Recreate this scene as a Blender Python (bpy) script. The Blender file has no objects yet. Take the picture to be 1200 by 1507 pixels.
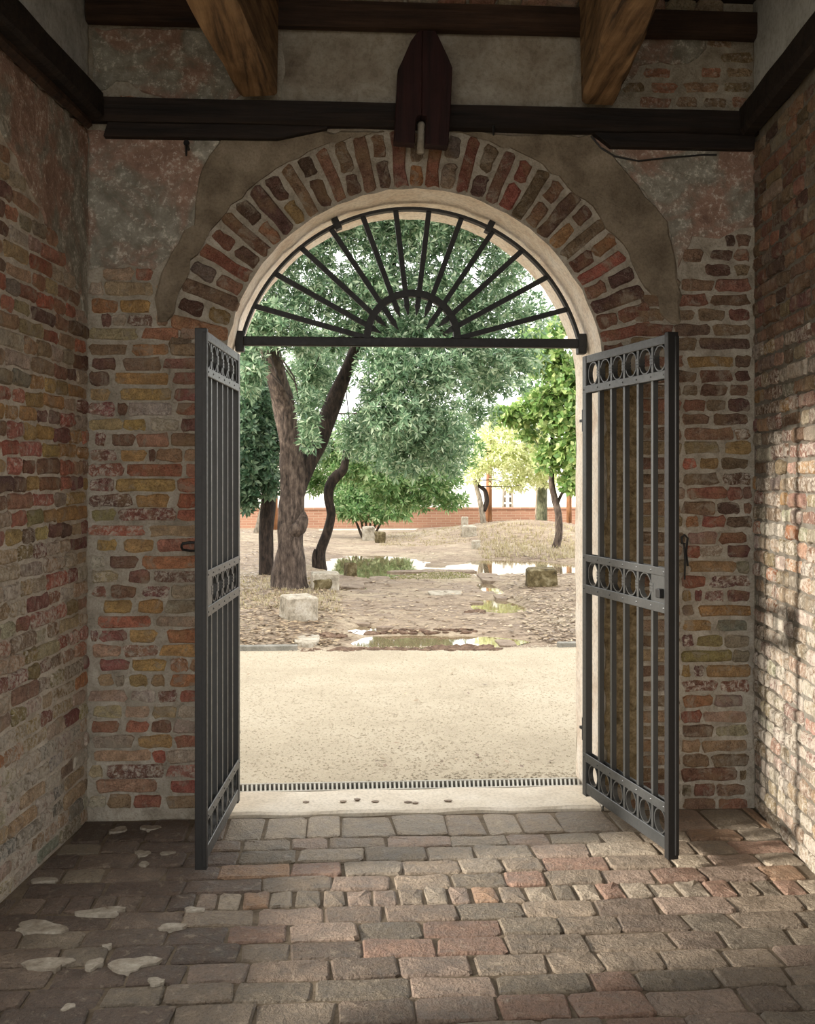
import bpy, bmesh, math, random
from mathutils import Vector, Matrix, noise

# ------------------------------------------------------------------ camera, sky, sun, exposure
scene = bpy.context.scene
COL = scene.collection
FPX = 1560.0                         # focal length in pixels of the 1200x1507 frame
HOR = 700.0                          # image row of the horizon
YAW = math.radians(3.67)             # camera is turned a little to the right of the gate wall's normal
CAM = Vector((-0.3285, -4.70, 1.5))
FWD = Vector((math.sin(YAW), math.cos(YAW), 0)); RGT = Vector((math.cos(YAW), -math.sin(YAW), 0))
cam_d = bpy.data.cameras.new('camera'); cam = bpy.data.objects.new('camera', cam_d); COL.objects.link(cam)
cam.location = CAM; cam.rotation_euler = (math.pi / 2, 0, -YAW)
cam_d.sensor_fit = 'VERTICAL'; cam_d.sensor_height = 36.0; cam_d.sensor_width = 36.0 * 1200 / 1507
cam_d.lens = 36.0 * FPX / 1507; cam_d.shift_y = -(753.5 - HOR) / 1507
cam_d.clip_start = 0.05; cam_d.clip_end = 300
scene.camera = cam

world = bpy.data.worlds.new('overcast_sky'); scene.world = world; world.use_nodes = True
bg = world.node_tree.nodes['Background']
bg.inputs[0].default_value = (1.0, 0.99, 0.975, 1); bg.inputs[1].default_value = 2.1

sun_d = bpy.data.lights.new('sun', 'SUN'); sun = bpy.data.objects.new('sun', sun_d); COL.objects.link(sun)
SUN_AZ, SUN_EL = math.radians(13.5), math.radians(17)   # light travels to +x, a little to +y, down
sdir = Vector((math.cos(SUN_EL) * math.cos(SUN_AZ), math.cos(SUN_EL) * math.sin(SUN_AZ), -math.sin(SUN_EL)))
sun.rotation_euler = sdir.to_track_quat('-Z', 'Y').to_euler()
sun.location = (-8, -3, 6)
sun_d.energy = 5.2; sun_d.angle = math.radians(4.5); sun_d.color = (1.0, 0.93, 0.84)

vs = scene.view_settings
vs.view_transform = 'Standard'; vs.look = 'None'; vs.gamma = 1.0; vs.use_curve_mapping = False; vs.exposure = 0.7
scene.cycles.use_denoising = True
scene.cycles.max_bounces = 10; scene.cycles.diffuse_bounces = 7
scene.cycles.sample_clamp_indirect = 8.0

R = random.Random(11)

# ------------------------------------------------------------------ measuring helpers (pixel of the photo -> place in the scene)
def ray(px): return FWD + RGT * ((px - 600) / FPX)
def at_d(px, py, d):
    p = CAM + ray(px) * d; p.z = 1.5 + (HOR - py) * d / FPX; return p
def on_wall(px, py, Y=0.0):
    r = ray(px); d = (Y - CAM.y) / r.y; return at_d(px, py, d)
def on_ground(px, py, z=0.0):
    d = (1.5 - z) * FPX / (py - HOR); return at_d(px, py, d)
def px_of(p):
    v = Vector(p) - CAM; d = v.dot(FWD); return 600 + FPX * v.dot(RGT) / d

# ------------------------------------------------------------------ materials
def lin(c):
    return tuple(((x / 255) / 12.92 if x / 255 <= 0.04045 else ((x / 255 + 0.055) / 1.055) ** 2.4) for x in c) + (1,)
class NT:
    def __init__(s, name, rough=0.85, spec=0.3):
        s.m = bpy.data.materials.new(name); s.m.use_nodes = True
        s.t = s.m.node_tree; s.n = s.t.nodes; s.b = s.n['Principled BSDF']
        s.b.inputs['Roughness'].default_value = rough
        s.b.inputs['Specular IOR Level'].default_value = spec
    def new(s, typ, **kw):
        n = s.n.new(typ)
        for k, v in kw.items(): setattr(n, k, v)
        return n
    def link(s, a, b): s.t.links.new(a, b)
    def coords(s, rand=True):
        tc = s.new('ShaderNodeTexCoord')
        if not rand: return tc.outputs['Object']
        oi = s.new('ShaderNodeObjectInfo'); mp = s.new('ShaderNodeVectorMath', operation='MULTIPLY_ADD')
        cb = s.new('ShaderNodeCombineXYZ')
        for i in range(3): s.link(oi.outputs['Random'], cb.inputs[i])
        s.link(cb.outputs[0], mp.inputs[0]); mp.inputs[1].default_value = (37, 53, 71); s.link(tc.outputs['Object'], mp.inputs[2])
        return mp.outputs[0]
    def noise(s, vec, scale, detail=4, rough=0.6, dist=0.0):
        n = s.new('ShaderNodeTexNoise'); n.inputs['Scale'].default_value = scale
        n.inputs['Detail'].default_value = detail; n.inputs['Roughness'].default_value = rough
        n.inputs['Distortion'].default_value = dist
        s.link(vec, n.inputs['Vector']); return n.outputs['Fac']
    def ramp(s, fac, stops):
        r = s.new('ShaderNodeValToRGB'); e = r.color_ramp.elements
        while len(e) < len(stops): e.new(0.5)
        for i, (p, c) in enumerate(stops): e[i].position = p; e[i].color = c if len(c) == 4 else lin(c)
        s.link(fac, r.inputs[0]); return r.outputs['Color']
    def mix(s, fac, a, b, mode='MIX'):
        m = s.new('ShaderNodeMix', data_type='RGBA', blend_type=mode)
        for i, x in ((0, fac), (6, a), (7, b)):
            if isinstance(x, (int, float)): m.inputs[i].default_value = x
            elif isinstance(x, tuple): m.inputs[i].default_value = x
            else: s.link(x, m.inputs[i])
        return m.outputs[2]
    def math(s, op, a, b=0.0, clamp=False):
        m = s.new('ShaderNodeMath', operation=op, use_clamp=clamp)
        for i, x in ((0, a), (1, b)):
            if isinstance(x, (int, float)): m.inputs[i].default_value = x
            else: s.link(x, m.inputs[i])
        return m.outputs[0]
    def bump(s, h, strength=0.5, dist=0.01):
        b = s.new('ShaderNodeBump'); b.inputs['Strength'].default_value = strength; b.inputs['Distance'].default_value = dist
        s.link(h, b.inputs['Height']); s.link(b.outputs[0], s.b.inputs['Normal'])
    def base(s, c):
        if isinstance(c, tuple): s.b.inputs['Base Color'].default_value = c
        else: s.link(c, s.b.inputs['Base Color'])
W0, W1 = (0, 0, 0, 1), (1, 1, 1, 1)
MAT = {}

def brick_mat(name, attr=False, rough=0.9):
    k = NT(name, rough, 0.25); v = k.coords(not attr)
    if attr:
        a = k.new('ShaderNodeAttribute', attribute_name='Col'); col, alpha = a.outputs['Color'], 0.35
    else:
        oi = k.new('ShaderNodeObjectInfo'); col, alpha = oi.outputs['Color'], oi.outputs['Alpha']
    n1 = k.noise(v, 24, 6, 0.7); n2 = k.noise(v, 150, 4, 0.75); n3 = k.noise(v, 48, 6, 0.78, 0.6); n4 = k.noise(v, 9, 3); n6 = k.noise(v, 210, 3, 0.7)
    dark = k.ramp(n1, [(0.3, (0.55, 0.53, 0.52, 1)), (0.62, (1.2, 1.2, 1.2, 1))])
    c = k.mix(1.0, col, dark, 'MULTIPLY')
    sp = k.ramp(n2, [(0.36, (0.45, 0.42, 0.4, 1)), (0.52, W1)])
    c = k.mix(0.8, c, sp, 'MULTIPLY')
    # blotches of a second fired tone and lime bloom
    c = k.mix(k.math('MULTIPLY', k.ramp(n4, [(0.5, W0), (0.68, W1)]), 0.45), c, lin((168, 140, 104)))
    th = k.math('SUBTRACT', 0.70, k.math('MULTIPLY', alpha, 0.26))
    bl = k.math('MULTIPLY', k.math('SUBTRACT', n3, th), 9.0, True)
    c = k.mix(k.math('MULTIPLY', bl, 0.85), c, lin((224, 214, 198)))
    nm = k.noise(v, 13, 5, 0.7, 0.8)
    c = k.mix(k.math('MULTIPLY', k.ramp(nm, [(0.53, W0), (0.63, W1)]), 0.6), c, lin((176, 164, 146)))
    c = k.mix(k.math('MULTIPLY', k.ramp(n6, [(0.60, W0), (0.70, W1)]), 0.45), c, lin((206, 194, 174)))
    k.base(c)
    h = k.math('ADD', k.math('MULTIPLY', n1, 1.0), k.math('MULTIPLY', n2, 0.45))
    n5 = k.noise(v, 13, 4, 0.7, 0.8)
    k.bump(k.math('ADD', h, k.math('MULTIPLY', n3, 0.8)), 1.0, 0.02)
    return k.m
MAT['brick'] = brick_mat('old_brick'); MAT['brick_attr'] = brick_mat('old_brick_mixed', True)

def paver_mat(name, attr=False):
    k = NT(name, 0.7, 0.4); v = k.coords(not attr)
    if attr: col = k.new('ShaderNodeAttribute', attribute_name='Col').outputs['Color']
    else: col = k.new('ShaderNodeObjectInfo').outputs['Color']
    n1 = k.noise(v, 14, 5, 0.65); n2 = k.noise(v, 110, 4, 0.7); n3 = k.noise(v, 30, 5, 0.7, 0.4)
    c = k.mix(1.0, col, k.ramp(n1, [(0.3, (0.6, 0.58, 0.56, 1)), (0.65, (1.15, 1.14, 1.12, 1))]), 'MULTIPLY')
    c = k.mix(0.7, c, k.ramp(n2, [(0.34, (0.5, 0.47, 0.45, 1)), (0.52, W1)]), 'MULTIPLY')
    c = k.mix(k.math('MULTIPLY', k.ramp(n3, [(0.56, W0), (0.7, W1)]), 0.3), c, lin((196, 182, 160)))
    k.base(c)
    k.link(k.ramp(n1, [(0.35, (0.42,) * 3 + (1,)), (0.65, (0.85,) * 3 + (1,))]), k.b.inputs['Roughness'])
    k.bump(k.math('ADD', k.math('ADD', n1, n3), k.math('MULTIPLY', n2, 0.5)), 1.0, 0.016)
    return k.m
MAT['paver'] = paver_mat('paving_brick'); MAT['paver_attr'] = paver_mat('paving_brick_mixed', True)

def rock_mat(name, stops, scale=6, rough=0.9, bump=0.6, dist=0.01, fine=80, spec=0.25, rand=False):
    k = NT(name, rough, spec); v = k.coords(rand)
    n1 = k.noise(v, scale, 6, 0.62, 0.3); n2 = k.noise(v, fine, 4, 0.7)
    c = k.ramp(n1, stops)
    c = k.mix(0.6, c, k.ramp(n2, [(0.32, (0.55, 0.53, 0.5, 1)), (0.55, W1)]), 'MULTIPLY')
    k.base(c); k.bump(k.math('ADD', n1, k.math('MULTIPLY', n2, 0.4)), bump, dist)
    return k.m
MAT['mortar'] = rock_mat('lime_mortar', [(0.3, (130, 121, 107)), (0.5, (165, 156, 141)), (0.7, (184, 176, 162))], 11, 0.95, 0.9, 0.012, 130)
MAT['mortar_pale'] = rock_mat('pale_lime_mortar', [(0.3, (166, 154, 138)), (0.5, (196, 185, 169)), (0.7, (210, 201, 186))], 11, 0.95, 0.9, 0.012, 130)
MAT['reveal'] = rock_mat('cream_lime_render', [(0.3, (224, 204, 182)), (0.5, (242, 230, 213)), (0.72, (248, 240, 228))], 7, 0.9, 0.8, 0.012, 60)
MAT['joint'] = rock_mat('sandy_joint_soil', [(0.3, (76, 65, 52)), (0.5, (108, 96, 80)), (0.72, (136, 121, 103))], 6, 0.95, 0.8, 0.012)
MAT['path_stone'] = rock_mat('dirty_path_stone', [(0.3, (101, 86, 73)), (0.5, (133, 117, 101)), (0.7, (152, 138, 121))], 8, 0.8, 0.8, 0.02, 60, rand=True)
MAT['threshold'] = rock_mat('worn_istrian_stone', [(0.3, (188, 175, 154)), (0.5, (204, 193, 174)), (0.7, (211, 202, 186))], 4, 0.65, 0.35, 0.006, 70, 0.4)
MAT['limestone'] = rock_mat('weathered_limestone', [(0.28, (103, 95, 81)), (0.48, (164, 155, 138)), (0.7, (184, 177, 164))], 9, 0.9, 0.9, 0.02, 40, rand=True)
MAT['mossy_stone'] = rock_mat('mossy_dark_stone', [(0.3, (54, 47, 33)), (0.5, (94, 83, 56)), (0.7, (136, 126, 99))], 10, 0.95, 1.0, 0.02, 40, rand=True)
MAT['gravel'] = rock_mat('fine_pale_gravel', [(0.3, (153, 142, 122)), (0.5, (166, 155, 134)), (0.7, (174, 164, 144))], 1.3, 0.95, 0.6, 0.008, 120)
MAT['pebble'] = rock_mat('pebbles', [(0.3, (146, 135, 114)), (0.5, (168, 157, 137)), (0.7, (186, 176, 157))], 30, 0.9, 0.2, 0.004)
MAT['earth'] = None
MAT['plaster_spandrel'] = rock_mat('brown_grey_render', [(0.3, (92, 82, 68)), (0.5, (124, 112, 95)), (0.72, (150, 138, 120))], 6, 0.95, 0.7, 0.010, 90)
MAT['plaster_pale'] = rock_mat('pale_grey_render', [(0.28, (120, 108, 94)), (0.48, (152, 144, 130)), (0.72, (178, 172, 160))], 5, 0.95, 0.7, 0.010, 55)
MAT['plaster_wash'] = rock_mat('limewashed_render', [(0.28, (150, 152, 150)), (0.48, (192, 195, 194)), (0.72, (214, 217, 216))], 4, 0.95, 0.6, 0.010, 40)
MAT['stucco'] = rock_mat('speckled_stucco', [(0.3, (84, 72, 50)), (0.5, (132, 116, 86)), (0.7, (164, 148, 118))], 30, 0.95, 1.0, 0.012, 120)
MAT['grass_earth'] = rock_mat('kerb_stone', [(0.3, (105, 102, 93)), (0.6, (140, 137, 128))], 8)
MAT['white_render'] = rock_mat('white_render', [(0.3, (236, 234, 226)), (0.7, (248, 246, 240))], 2, 0.9, 0.1)
MAT['light_spot'] = rock_mat('light_spot', [(0.3, (123, 112, 98)), (0.55, (154, 146, 132)), (0.7, (175, 168, 154))], 20, 0.6, 0.3, 0.003)

def pink_plaster():
    k = NT('salt_bitten_render', 0.95, 0.2); v = k.coords(False)
    n1 = k.noise(v, 3.2, 5, 0.6, 0.6); n2 = k.noise(v, 60, 4, 0.75); n3 = k.noise(v, 16, 5, 0.7, 0.4)
    c = k.ramp(n1, [(0.3, (138, 112, 98)), (0.44, (156, 128, 113)), (0.54, (140, 136, 124)), (0.68, (168, 164, 152))])
    c = k.mix(0.7, c, k.ramp(n3, [(0.35, (0.55, 0.53, 0.5, 1)), (0.6, (1.1, 1.1, 1.1, 1))]), 'MULTIPLY')
    c = k.mix(k.math('MULTIPLY', k.ramp(k.math('ADD', k.math('MULTIPLY', n2, 0.6), k.math('MULTIPLY', n3, 0.4)), [(0.53, W0), (0.62, W1)]), 0.75), c, lin((214, 206, 192)))
    k.base(c); k.bump(k.math('ADD', n3, k.math('MULTIPLY', n2, 0.5)), 0.8, 0.012); return k.m
MAT['plaster_pink'] = pink_plaster()

def wood_mat(name, c0, c1, c2, rough=0.75, rand=True, axis=0, along=1.6):
    k = NT(name, rough, 0.3); v = k.coords(rand)
    mp = k.new('ShaderNodeMapping'); sc = [26.0, 26.0, 26.0]; sc[axis] = along; mp.inputs['Scale'].default_value = sc
    k.link(v, mp.inputs['Vector'])
    n1 = k.noise(mp.outputs[0], 1.0, 6, 0.65, 0.25); n2 = k.noise(v, 5, 4)
    c = k.ramp(n1, [(0.32, c0), (0.5, c1), (0.7, c2)])
    c = k.mix(0.6, c, k.ramp(n2, [(0.35, (0.45, 0.42, 0.4, 1)), (0.6, W1)]), 'MULTIPLY')
    k.base(c); k.bump(n1, 0.7, 0.010); return k.m
MAT['oak'] = wood_mat('aged_oak', (62, 46, 32), (126, 98, 68), (158, 128, 94), axis=1)
MAT['dark_wood'] = wood_mat('smoked_dark_wood', (16, 12, 10), (34, 26, 21), (50, 39, 32))
MAT['brown_wood'] = wood_mat('dark_brown_wood', (30, 20, 14), (58, 41, 30), (76, 56, 42))
MAT['red_wood'] = wood_mat('oxblood_painted_wood', (28, 13, 13), (44, 20, 19), (54, 28, 25), axis=2)
MAT['post_wood'] = wood_mat('brown_post_wood', (96, 62, 40), (150, 104, 70), (176, 132, 96), axis=2)
MAT['bark'] = wood_mat('furrowed_bark', (32, 27, 23), (78, 67, 59), (114, 101, 90), 0.95, True, 2, 8.0)
MAT['bark_dark'] = wood_mat('dark_bark', (20, 17, 15), (48, 40, 34), (74, 62, 54), 0.95, True, 2, 8.0)
MAT['bark_green'] = wood_mat('algae_green_bark', (52, 56, 42), (92, 94, 72), (124, 122, 98), 0.95, True, 2, 8.0)
MAT['bark_grey'] = wood_mat('pale_grey_bark', (96, 88, 76), (146, 136, 120), (172, 162, 146), 0.95, True, 2, 8.0)

def metal_mat(name, c, rough, metallic=0.0, spec=0.5):
    k = NT(name, rough, spec); v = k.coords(False); n = k.noise(v, 60, 5, 0.7); n2 = k.noise(v, 9, 3)
    k.base(k.mix(n2, lin(c), lin(tuple(x * 0.7 for x in c))))
    k.b.inputs['Metallic'].default_value = metallic
    k.link(k.ramp(n, [(0.3, (rough - 0.08,) * 3 + (1,)), (0.7, (rough + 0.12,) * 3 + (1,))]), k.b.inputs['Roughness'])
    k.bump(n, 0.15, 0.003); return k.m
MAT['iron'] = metal_mat('grey_painted_iron', (74, 75, 74), 0.42, 0.35)
MAT['iron_dark'] = metal_mat('black_wrought_iron', (30, 28, 26), 0.55, 0.2)
MAT['steel'] = metal_mat('galvanised_grate', (190, 184, 170), 0.5, 0.3)
MAT['black'] = metal_mat('drain_shadow', (18, 17, 15), 0.9)

def leaf_mat(name, ca, cb, cc, transl=0.4):
    m = bpy.data.materials.new(name); m.use_nodes = True; t = m.node_tree; n = t.nodes; n.clear()
    out = n.new('ShaderNodeOutputMaterial'); g = n.new('ShaderNodeNewGeometry')
    r = n.new('ShaderNodeValToRGB'); e = r.color_ramp.elements; e.new(0.5)
    for i, (p, c) in enumerate(((0, ca), (0.55, cb), (1, cc))): e[i].position = p; e[i].color = lin(c)
    t.links.new(g.outputs['Random Per Island'], r.inputs[0])
    p = n.new('ShaderNodeBsdfPrincipled'); p.inputs['Roughness'].default_value = 0.42; p.inputs['Specular IOR Level'].default_value = 0.5
    tr = n.new('ShaderNodeBsdfTranslucent'); mx = n.new('ShaderNodeMixShader'); mx.inputs[0].default_value = transl
    t.links.new(r.outputs[0], p.inputs['Base Color']); t.links.new(r.outputs[0], tr.inputs['Color'])
    t.links.new(p.outputs[0], mx.inputs[1]); t.links.new(tr.outputs[0], mx.inputs[2]); t.links.new(mx.outputs[0], out.inputs[0])
    return m
MAT['leaf_grey'] = leaf_mat('grey_green_leaf', (74, 104, 76), (124, 155, 118), (202, 216, 184), 0.5)
MAT['leaf_dark'] = leaf_mat('dark_green_leaf', (58, 86, 62), (84, 114, 84), (142, 162, 128), 0.35)
MAT['leaf_mid'] = leaf_mat('fresh_green_leaf', (82, 122, 68), (130, 166, 104), (194, 210, 158), 0.5)
MAT['leaf_yellow'] = leaf_mat('yellow_green_leaf', (186, 198, 136), (218, 222, 170), (236, 236, 200), 0.5)
MAT['leaf_maple'] = leaf_mat('bright_green_broad_leaf', (94, 130, 70), (138, 168, 94), (196, 206, 142), 0.5)
MAT['moss'] = leaf_mat('olive_moss', (100, 104, 58), (132, 132, 80), (160, 152, 100), 0.2)
MAT['litter'] = leaf_mat('dry_leaf', (92, 72, 54), (140, 118, 92), (178, 158, 128), 0.1)
MAT['dry_grass'] = leaf_mat('pale_dry_grass', (140, 126, 98), (178, 164, 130), (160, 152, 106), 0.2)

def water_mat():
    k = NT('puddle_water', 0.03, 0.9); k.base(lin((120, 106, 82)))
    k.b.inputs['Specular IOR Level'].default_value = 1.0; k.b.inputs['IOR'].default_value = 1.5
    return k.m
MAT['water'] = water_mat()

def garden_mat():
    k = NT('damp_garden_earth', 0.9, 0.3); v = k.coords(False)
    n1 = k.noise(v, 0.55, 5, 0.65, 0.5); n2 = k.noise(v, 40, 5, 0.75); n3 = k.noise(v, 5, 5, 0.7)
    mp = k.new('ShaderNodeMapping'); mp.inputs['Scale'].default_value = (1.2, 9, 1); k.link(v, mp.inputs['Vector'])
    n4 = k.noise(mp.outputs[0], 1.0, 5, 0.7, 0.7)
    c = k.ramp(n1, [(0.32, (136, 120, 104)), (0.48, (158, 142, 122)), (0.62, (168, 155, 133)), (0.72, (150, 143, 110))])
    c = k.mix(0.8, c, k.ramp(n3, [(0.34, (0.62, 0.58, 0.55, 1)), (0.6, (1.1, 1.1, 1.08, 1))]), 'MULTIPLY')
    c = k.mix(0.7, c, k.ramp(n4, [(0.36, (0.55, 0.5, 0.48, 1)), (0.56, W1)]), 'MULTIPLY')
    c = k.mix(0.6, c, k.ramp(n2, [(0.35, (0.6, 0.57, 0.55, 1)), (0.55, W1)]), 'MULTIPLY')
    k.base(c); k.bump(k.math('ADD', n3, k.math('MULTIPLY', n2, 0.5)), 0.7, 0.03); return k.m
MAT['earth'] = garden_mat()

def far_brick():
    k = NT('garden_wall_brick', 0.9, 0.2); v = k.coords(False)
    b = k.new('ShaderNodeTexBrick'); b.inputs['Scale'].default_value = 1.0
    mp = k.new('ShaderNodeMapping'); mp.inputs['Rotation'].default_value = (math.pi / 2, 0, 0); k.link(v, mp.inputs['Vector']); k.link(mp.outputs[0], b.inputs['Vector'])
    b.inputs['Color1'].default_value = lin((166, 126, 104)); b.inputs['Color2'].default_value = lin((152, 112, 92)); b.inputs['Mortar'].default_value = lin((170, 144, 122))
    b.inputs['Brick Width'].default_value = 0.26; b.inputs['Row Height'].default_value = 0.07; b.inputs['Mortar Size'].default_value = 0.008
    k.base(b.outputs['Color']); return k.m
MAT['far_brick'] = far_brick()

# ------------------------------------------------------------------ mesh building
class MB:
    def __init__(s): s.v = []; s.f = []; s.mi = []
    def quad_faces(s, fs, mi=0): s.f += fs; s.mi += [mi] * len(fs)
    def add(s, verts, faces, mi=0):
        o = len(s.v); s.v += [tuple(x) for x in verts]; s.quad_faces([tuple(i + o for i in f) for f in faces], mi); return s
    def box(s, a, b, mi=0):
        x0, y0, z0 = a; x1, y1, z1 = b
        return s.add([(x0, y0, z0), (x1, y0, z0), (x1, y1, z0), (x0, y1, z0), (x0, y0, z1), (x1, y0, z1), (x1, y1, z1), (x0, y1, z1)],
                     [(0, 3, 2, 1), (4, 5, 6, 7), (0, 1, 5, 4), (1, 2, 6, 5), (2, 3, 7, 6), (3, 0, 4, 7)], mi)
    def bar(s, p0, p1, w, h, side=(0, 1, 0), w1=None, h1=None, mi=0):
        p0, p1 = Vector(p0), Vector(p1); d = (p1 - p0).normalized(); a = Vector(side); a = (a - d * a.dot(d)).normalized(); b = d.cross(a)
        vs = []
        for p, ww, hh in ((p0, w, h), (p1, w if w1 is None else w1, h if h1 is None else h1)):
            for sx, sy in ((-1, -1), (1, -1), (1, 1), (-1, 1)): vs.append(p + a * (sx * ww / 2) + b * (sy * hh / 2))
        return s.add(vs, [(3, 2, 1, 0), (4, 5, 6, 7), (0, 1, 5, 4), (1, 2, 6, 5), (2, 3, 7, 6), (3, 0, 4, 7)], mi)
    def arcbar(s, c, r0, r1, a0, a1, y0, y1, n=32, plane='xz', closed=False):
        vs = []
        for i in range(n + (0 if closed else 1)):
            a = a0 + (a1 - a0) * i / n
            for r, y in ((r0, y0), (r1, y0), (r1, y1), (r0, y1)):
                vs.append((c[0] + r * math.cos(a), y, c[1] + r * math.sin(a)))
        fs = []; m = len(vs) // 4
        for i in range(n):
            p, q = 4 * i, 4 * ((i + 1) % m)
            for k in range(4): fs.append((p + k, p + (k + 1) % 4, q + (k + 1) % 4, q + k))
        if not closed: fs += [(3, 2, 1, 0), tuple(4 * n + k for k in range(4))]
        return s.add(vs, fs)
    def tube(s, pts, rad, n=8, wob=0.0, seed=0, cap=True):
        pts = [Vector(p) for p in pts]; vs = []; prev = None
        for i, p in enumerate(pts):
            d = (pts[min(i + 1, len(pts) - 1)] - pts[max(i - 1, 0)]).normalized()
            a = (prev - d * prev.dot(d)).normalized() if prev is not None else d.orthogonal().normalized(); prev = a; b = d.cross(a)
            for k in range(n):
                t = 2 * math.pi * k / n; r = rad[i]
                if wob: r *= 1 + wob * noise.noise(Vector((math.cos(t) * 1.7 + seed, math.sin(t) * 1.7, p.length * 2.3)))
                vs.append(p + a * (r * math.cos(t)) + b * (r * math.sin(t)))
        fs = [(i * n + k, i * n + (k + 1) % n, (i + 1) * n + (k + 1) % n, (i + 1) * n + k) for i in range(len(pts) - 1) for k in range(n)]
        if cap: fs += [tuple(reversed(range(n))), tuple((len(pts) - 1) * n + k for k in range(n))]
        return s.add(vs, fs)
    def prism(s, poly, y0, y1, mi=0):                # poly in (x, z), extruded along y
        n = len(poly)
        s.add([(x, y0, z) for x, z in poly] + [(x, y1, z) for x, z in poly],
              [tuple(range(n)), tuple(reversed(range(n, 2 * n)))] + [(i, i + n, (i + 1) % n + n, (i + 1) % n) for i in range(n)], mi)
        return s
    def mesh(s, name, mats, smooth=False):
        me = bpy.data.meshes.new(name); me.from_pydata(s.v, [], s.f)
        for m in (mats if isinstance(mats, (list, tuple)) else [mats]): me.materials.append(MAT[m])
        if len(set(s.mi)) > 1: me.polygons.foreach_set('material_index', s.mi)
        if smooth: me.polygons.foreach_set('use_smooth', [True] * len(s.f))
        me.update(); return me
    def build(s, name, mats, parent=None, smooth=False, fix=True, bevel=0.0):
        me = s.mesh(name, mats, smooth)
        if fix or bevel:
            bm = bmesh.new(); bm.from_mesh(me)
            if fix: bmesh.ops.recalc_face_normals(bm, faces=bm.faces)
            if bevel: bmesh.ops.bevel(bm, geom=[e for e in bm.edges if e.calc_face_angle(0) > 0.6], offset=bevel, segments=1, affect='EDGES')
            bm.to_mesh(me); bm.free()
        return link(name, me, parent)

def link(name, data, parent=None):
    o = bpy.data.objects.new(name, data); COL.objects.link(o)
    if parent is not None: o.parent = parent
    return o
def tag(o, label=None, cat=None, group=None, kind=None):
    for k, v in (('label', label), ('category', cat), ('group', group), ('kind', kind)):
        if v: o[k] = v
    return o
def empty(name, loc, rz=0.0):
    o = link(name, None); o.location = loc; o.rotation_euler = (0, 0, rz); o.empty_display_size = 0.1; return o
def jit(a): return R.uniform(-a, a)

# ------------------------------------------------------------------ bricks
PAL = {'r': (158, 82, 66), 'm': (112, 62, 56), 'o': (176, 136, 80), 't': (164, 140, 108), 'g': (142, 128, 110), 'O': (176, 114, 74),
       'p': (186, 174, 154), 'b': (126, 98, 74), 'd': (86, 56, 48), 'l': (146, 128, 78), 'x': (136, 86, 68), 'k': (176, 134, 116), 's': (112, 112, 104)}
def tone(code, j=0.10, bright=1.36):
    c = tuple(bright * (x * 0.66 + g * 0.34) for x, g in zip(PAL[code], (138, 127, 114))); f = 1 + jit(j); c = tuple(max(0, x * f * (1 + jit(0.04))) for x in c); m = max(1.0, max(c) / 208); return tuple(x / m for x in c)

def brick_verts(L, H, T, rnd, rough=0.004, proud=0.0):
    pts = []
    nx = 3; 
    for i in range(nx + 1): pts.append((-L / 2 + L * i / nx, -H / 2))
    for i in range(1, nx + 1): pts.append((L / 2, H / 2) if i == nx and False else (L / 2, -H / 2 + H * i / 2) if i < 3 else None)
    pts = [(-L / 2, -H / 2 + H * 0.2), (-L / 2 + H * 0.22, -H / 2), (-L * 0.15, -H / 2), (L * 0.2, -H / 2), (L / 2 - H * 0.2, -H / 2),
           (L / 2, -H / 2 + H * 0.25), (L / 2, H / 2 - H * 0.22), (L / 2 - H * 0.22, H / 2), (L * 0.17, H / 2), (-L * 0.2, H / 2), (-L / 2 + H * 0.2, H / 2), (-L / 2, H / 2 - H * 0.2)]
    pts = [(x + rnd.uniform(-rough, rough), z + rnd.uniform(-rough, rough)) for x, z in pts]
    if rnd.random() < 0.5:
        k = rnd.choice((0, 5, 6, 11)); q = rnd.uniform(0.86, 0.96); pts[k] = (pts[k][0] * q, pts[k][1] * 0.9)
    n = len(pts); vs = [(x, T, z) for x, z in pts]
    vs += [(x, 0.006 + rnd.uniform(0, 0.003), z) for x, z in pts]
    ins = 0.006
    for x, z in pts:
        sx = (L / 2 - ins) / (L / 2); sz = (H / 2 - ins) / (H / 2)
        vs.append((x * sx, -rnd.uniform(0.0, 0.004), z * sz))
    fs = []
    for r in (0, 1):
        for i in range(n): j = (i + 1) % n; fs.append((r * n + i, r * n + j, (r + 1) * n + j, (r + 1) * n + i))
    vs.append((rnd.uniform(-0.2, 0.2) * L, -rnd.uniform(0.0, 0.005), rnd.uniform(-0.1, 0.1) * H))
    fs += [(2 * n + i, 2 * n + (i + 1) % n, 3 * n) for i in range(n)]
    return vs, fs
PROTO = {}
def proto(kind, L, H, T, nvar=9, mat='brick', rough=0.0055):
    key = (kind, mat)
    if key not in PROTO:
        out = []
        for i in range(nvar):
            vs, fs = brick_verts(L, H, T, random.Random(hash(kind) % 1000 if False else i * 31 + int(L * 1000)), rough)
            mb = MB(); mb.add(vs, fs); me = mb.mesh(kind, mat, False); out.append(me)
        PROTO[key] = out
    return PROTO[key]
KINDS = [('brick_long', 0.235), ('brick_mid', 0.165), ('brick_short', 0.11), ('brick_stub', 0.06)]
def pick_kind(L):
    return min(KINDS, key=lambda k: abs(math.log(k[1] / L)))
BH = 0.055
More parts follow.
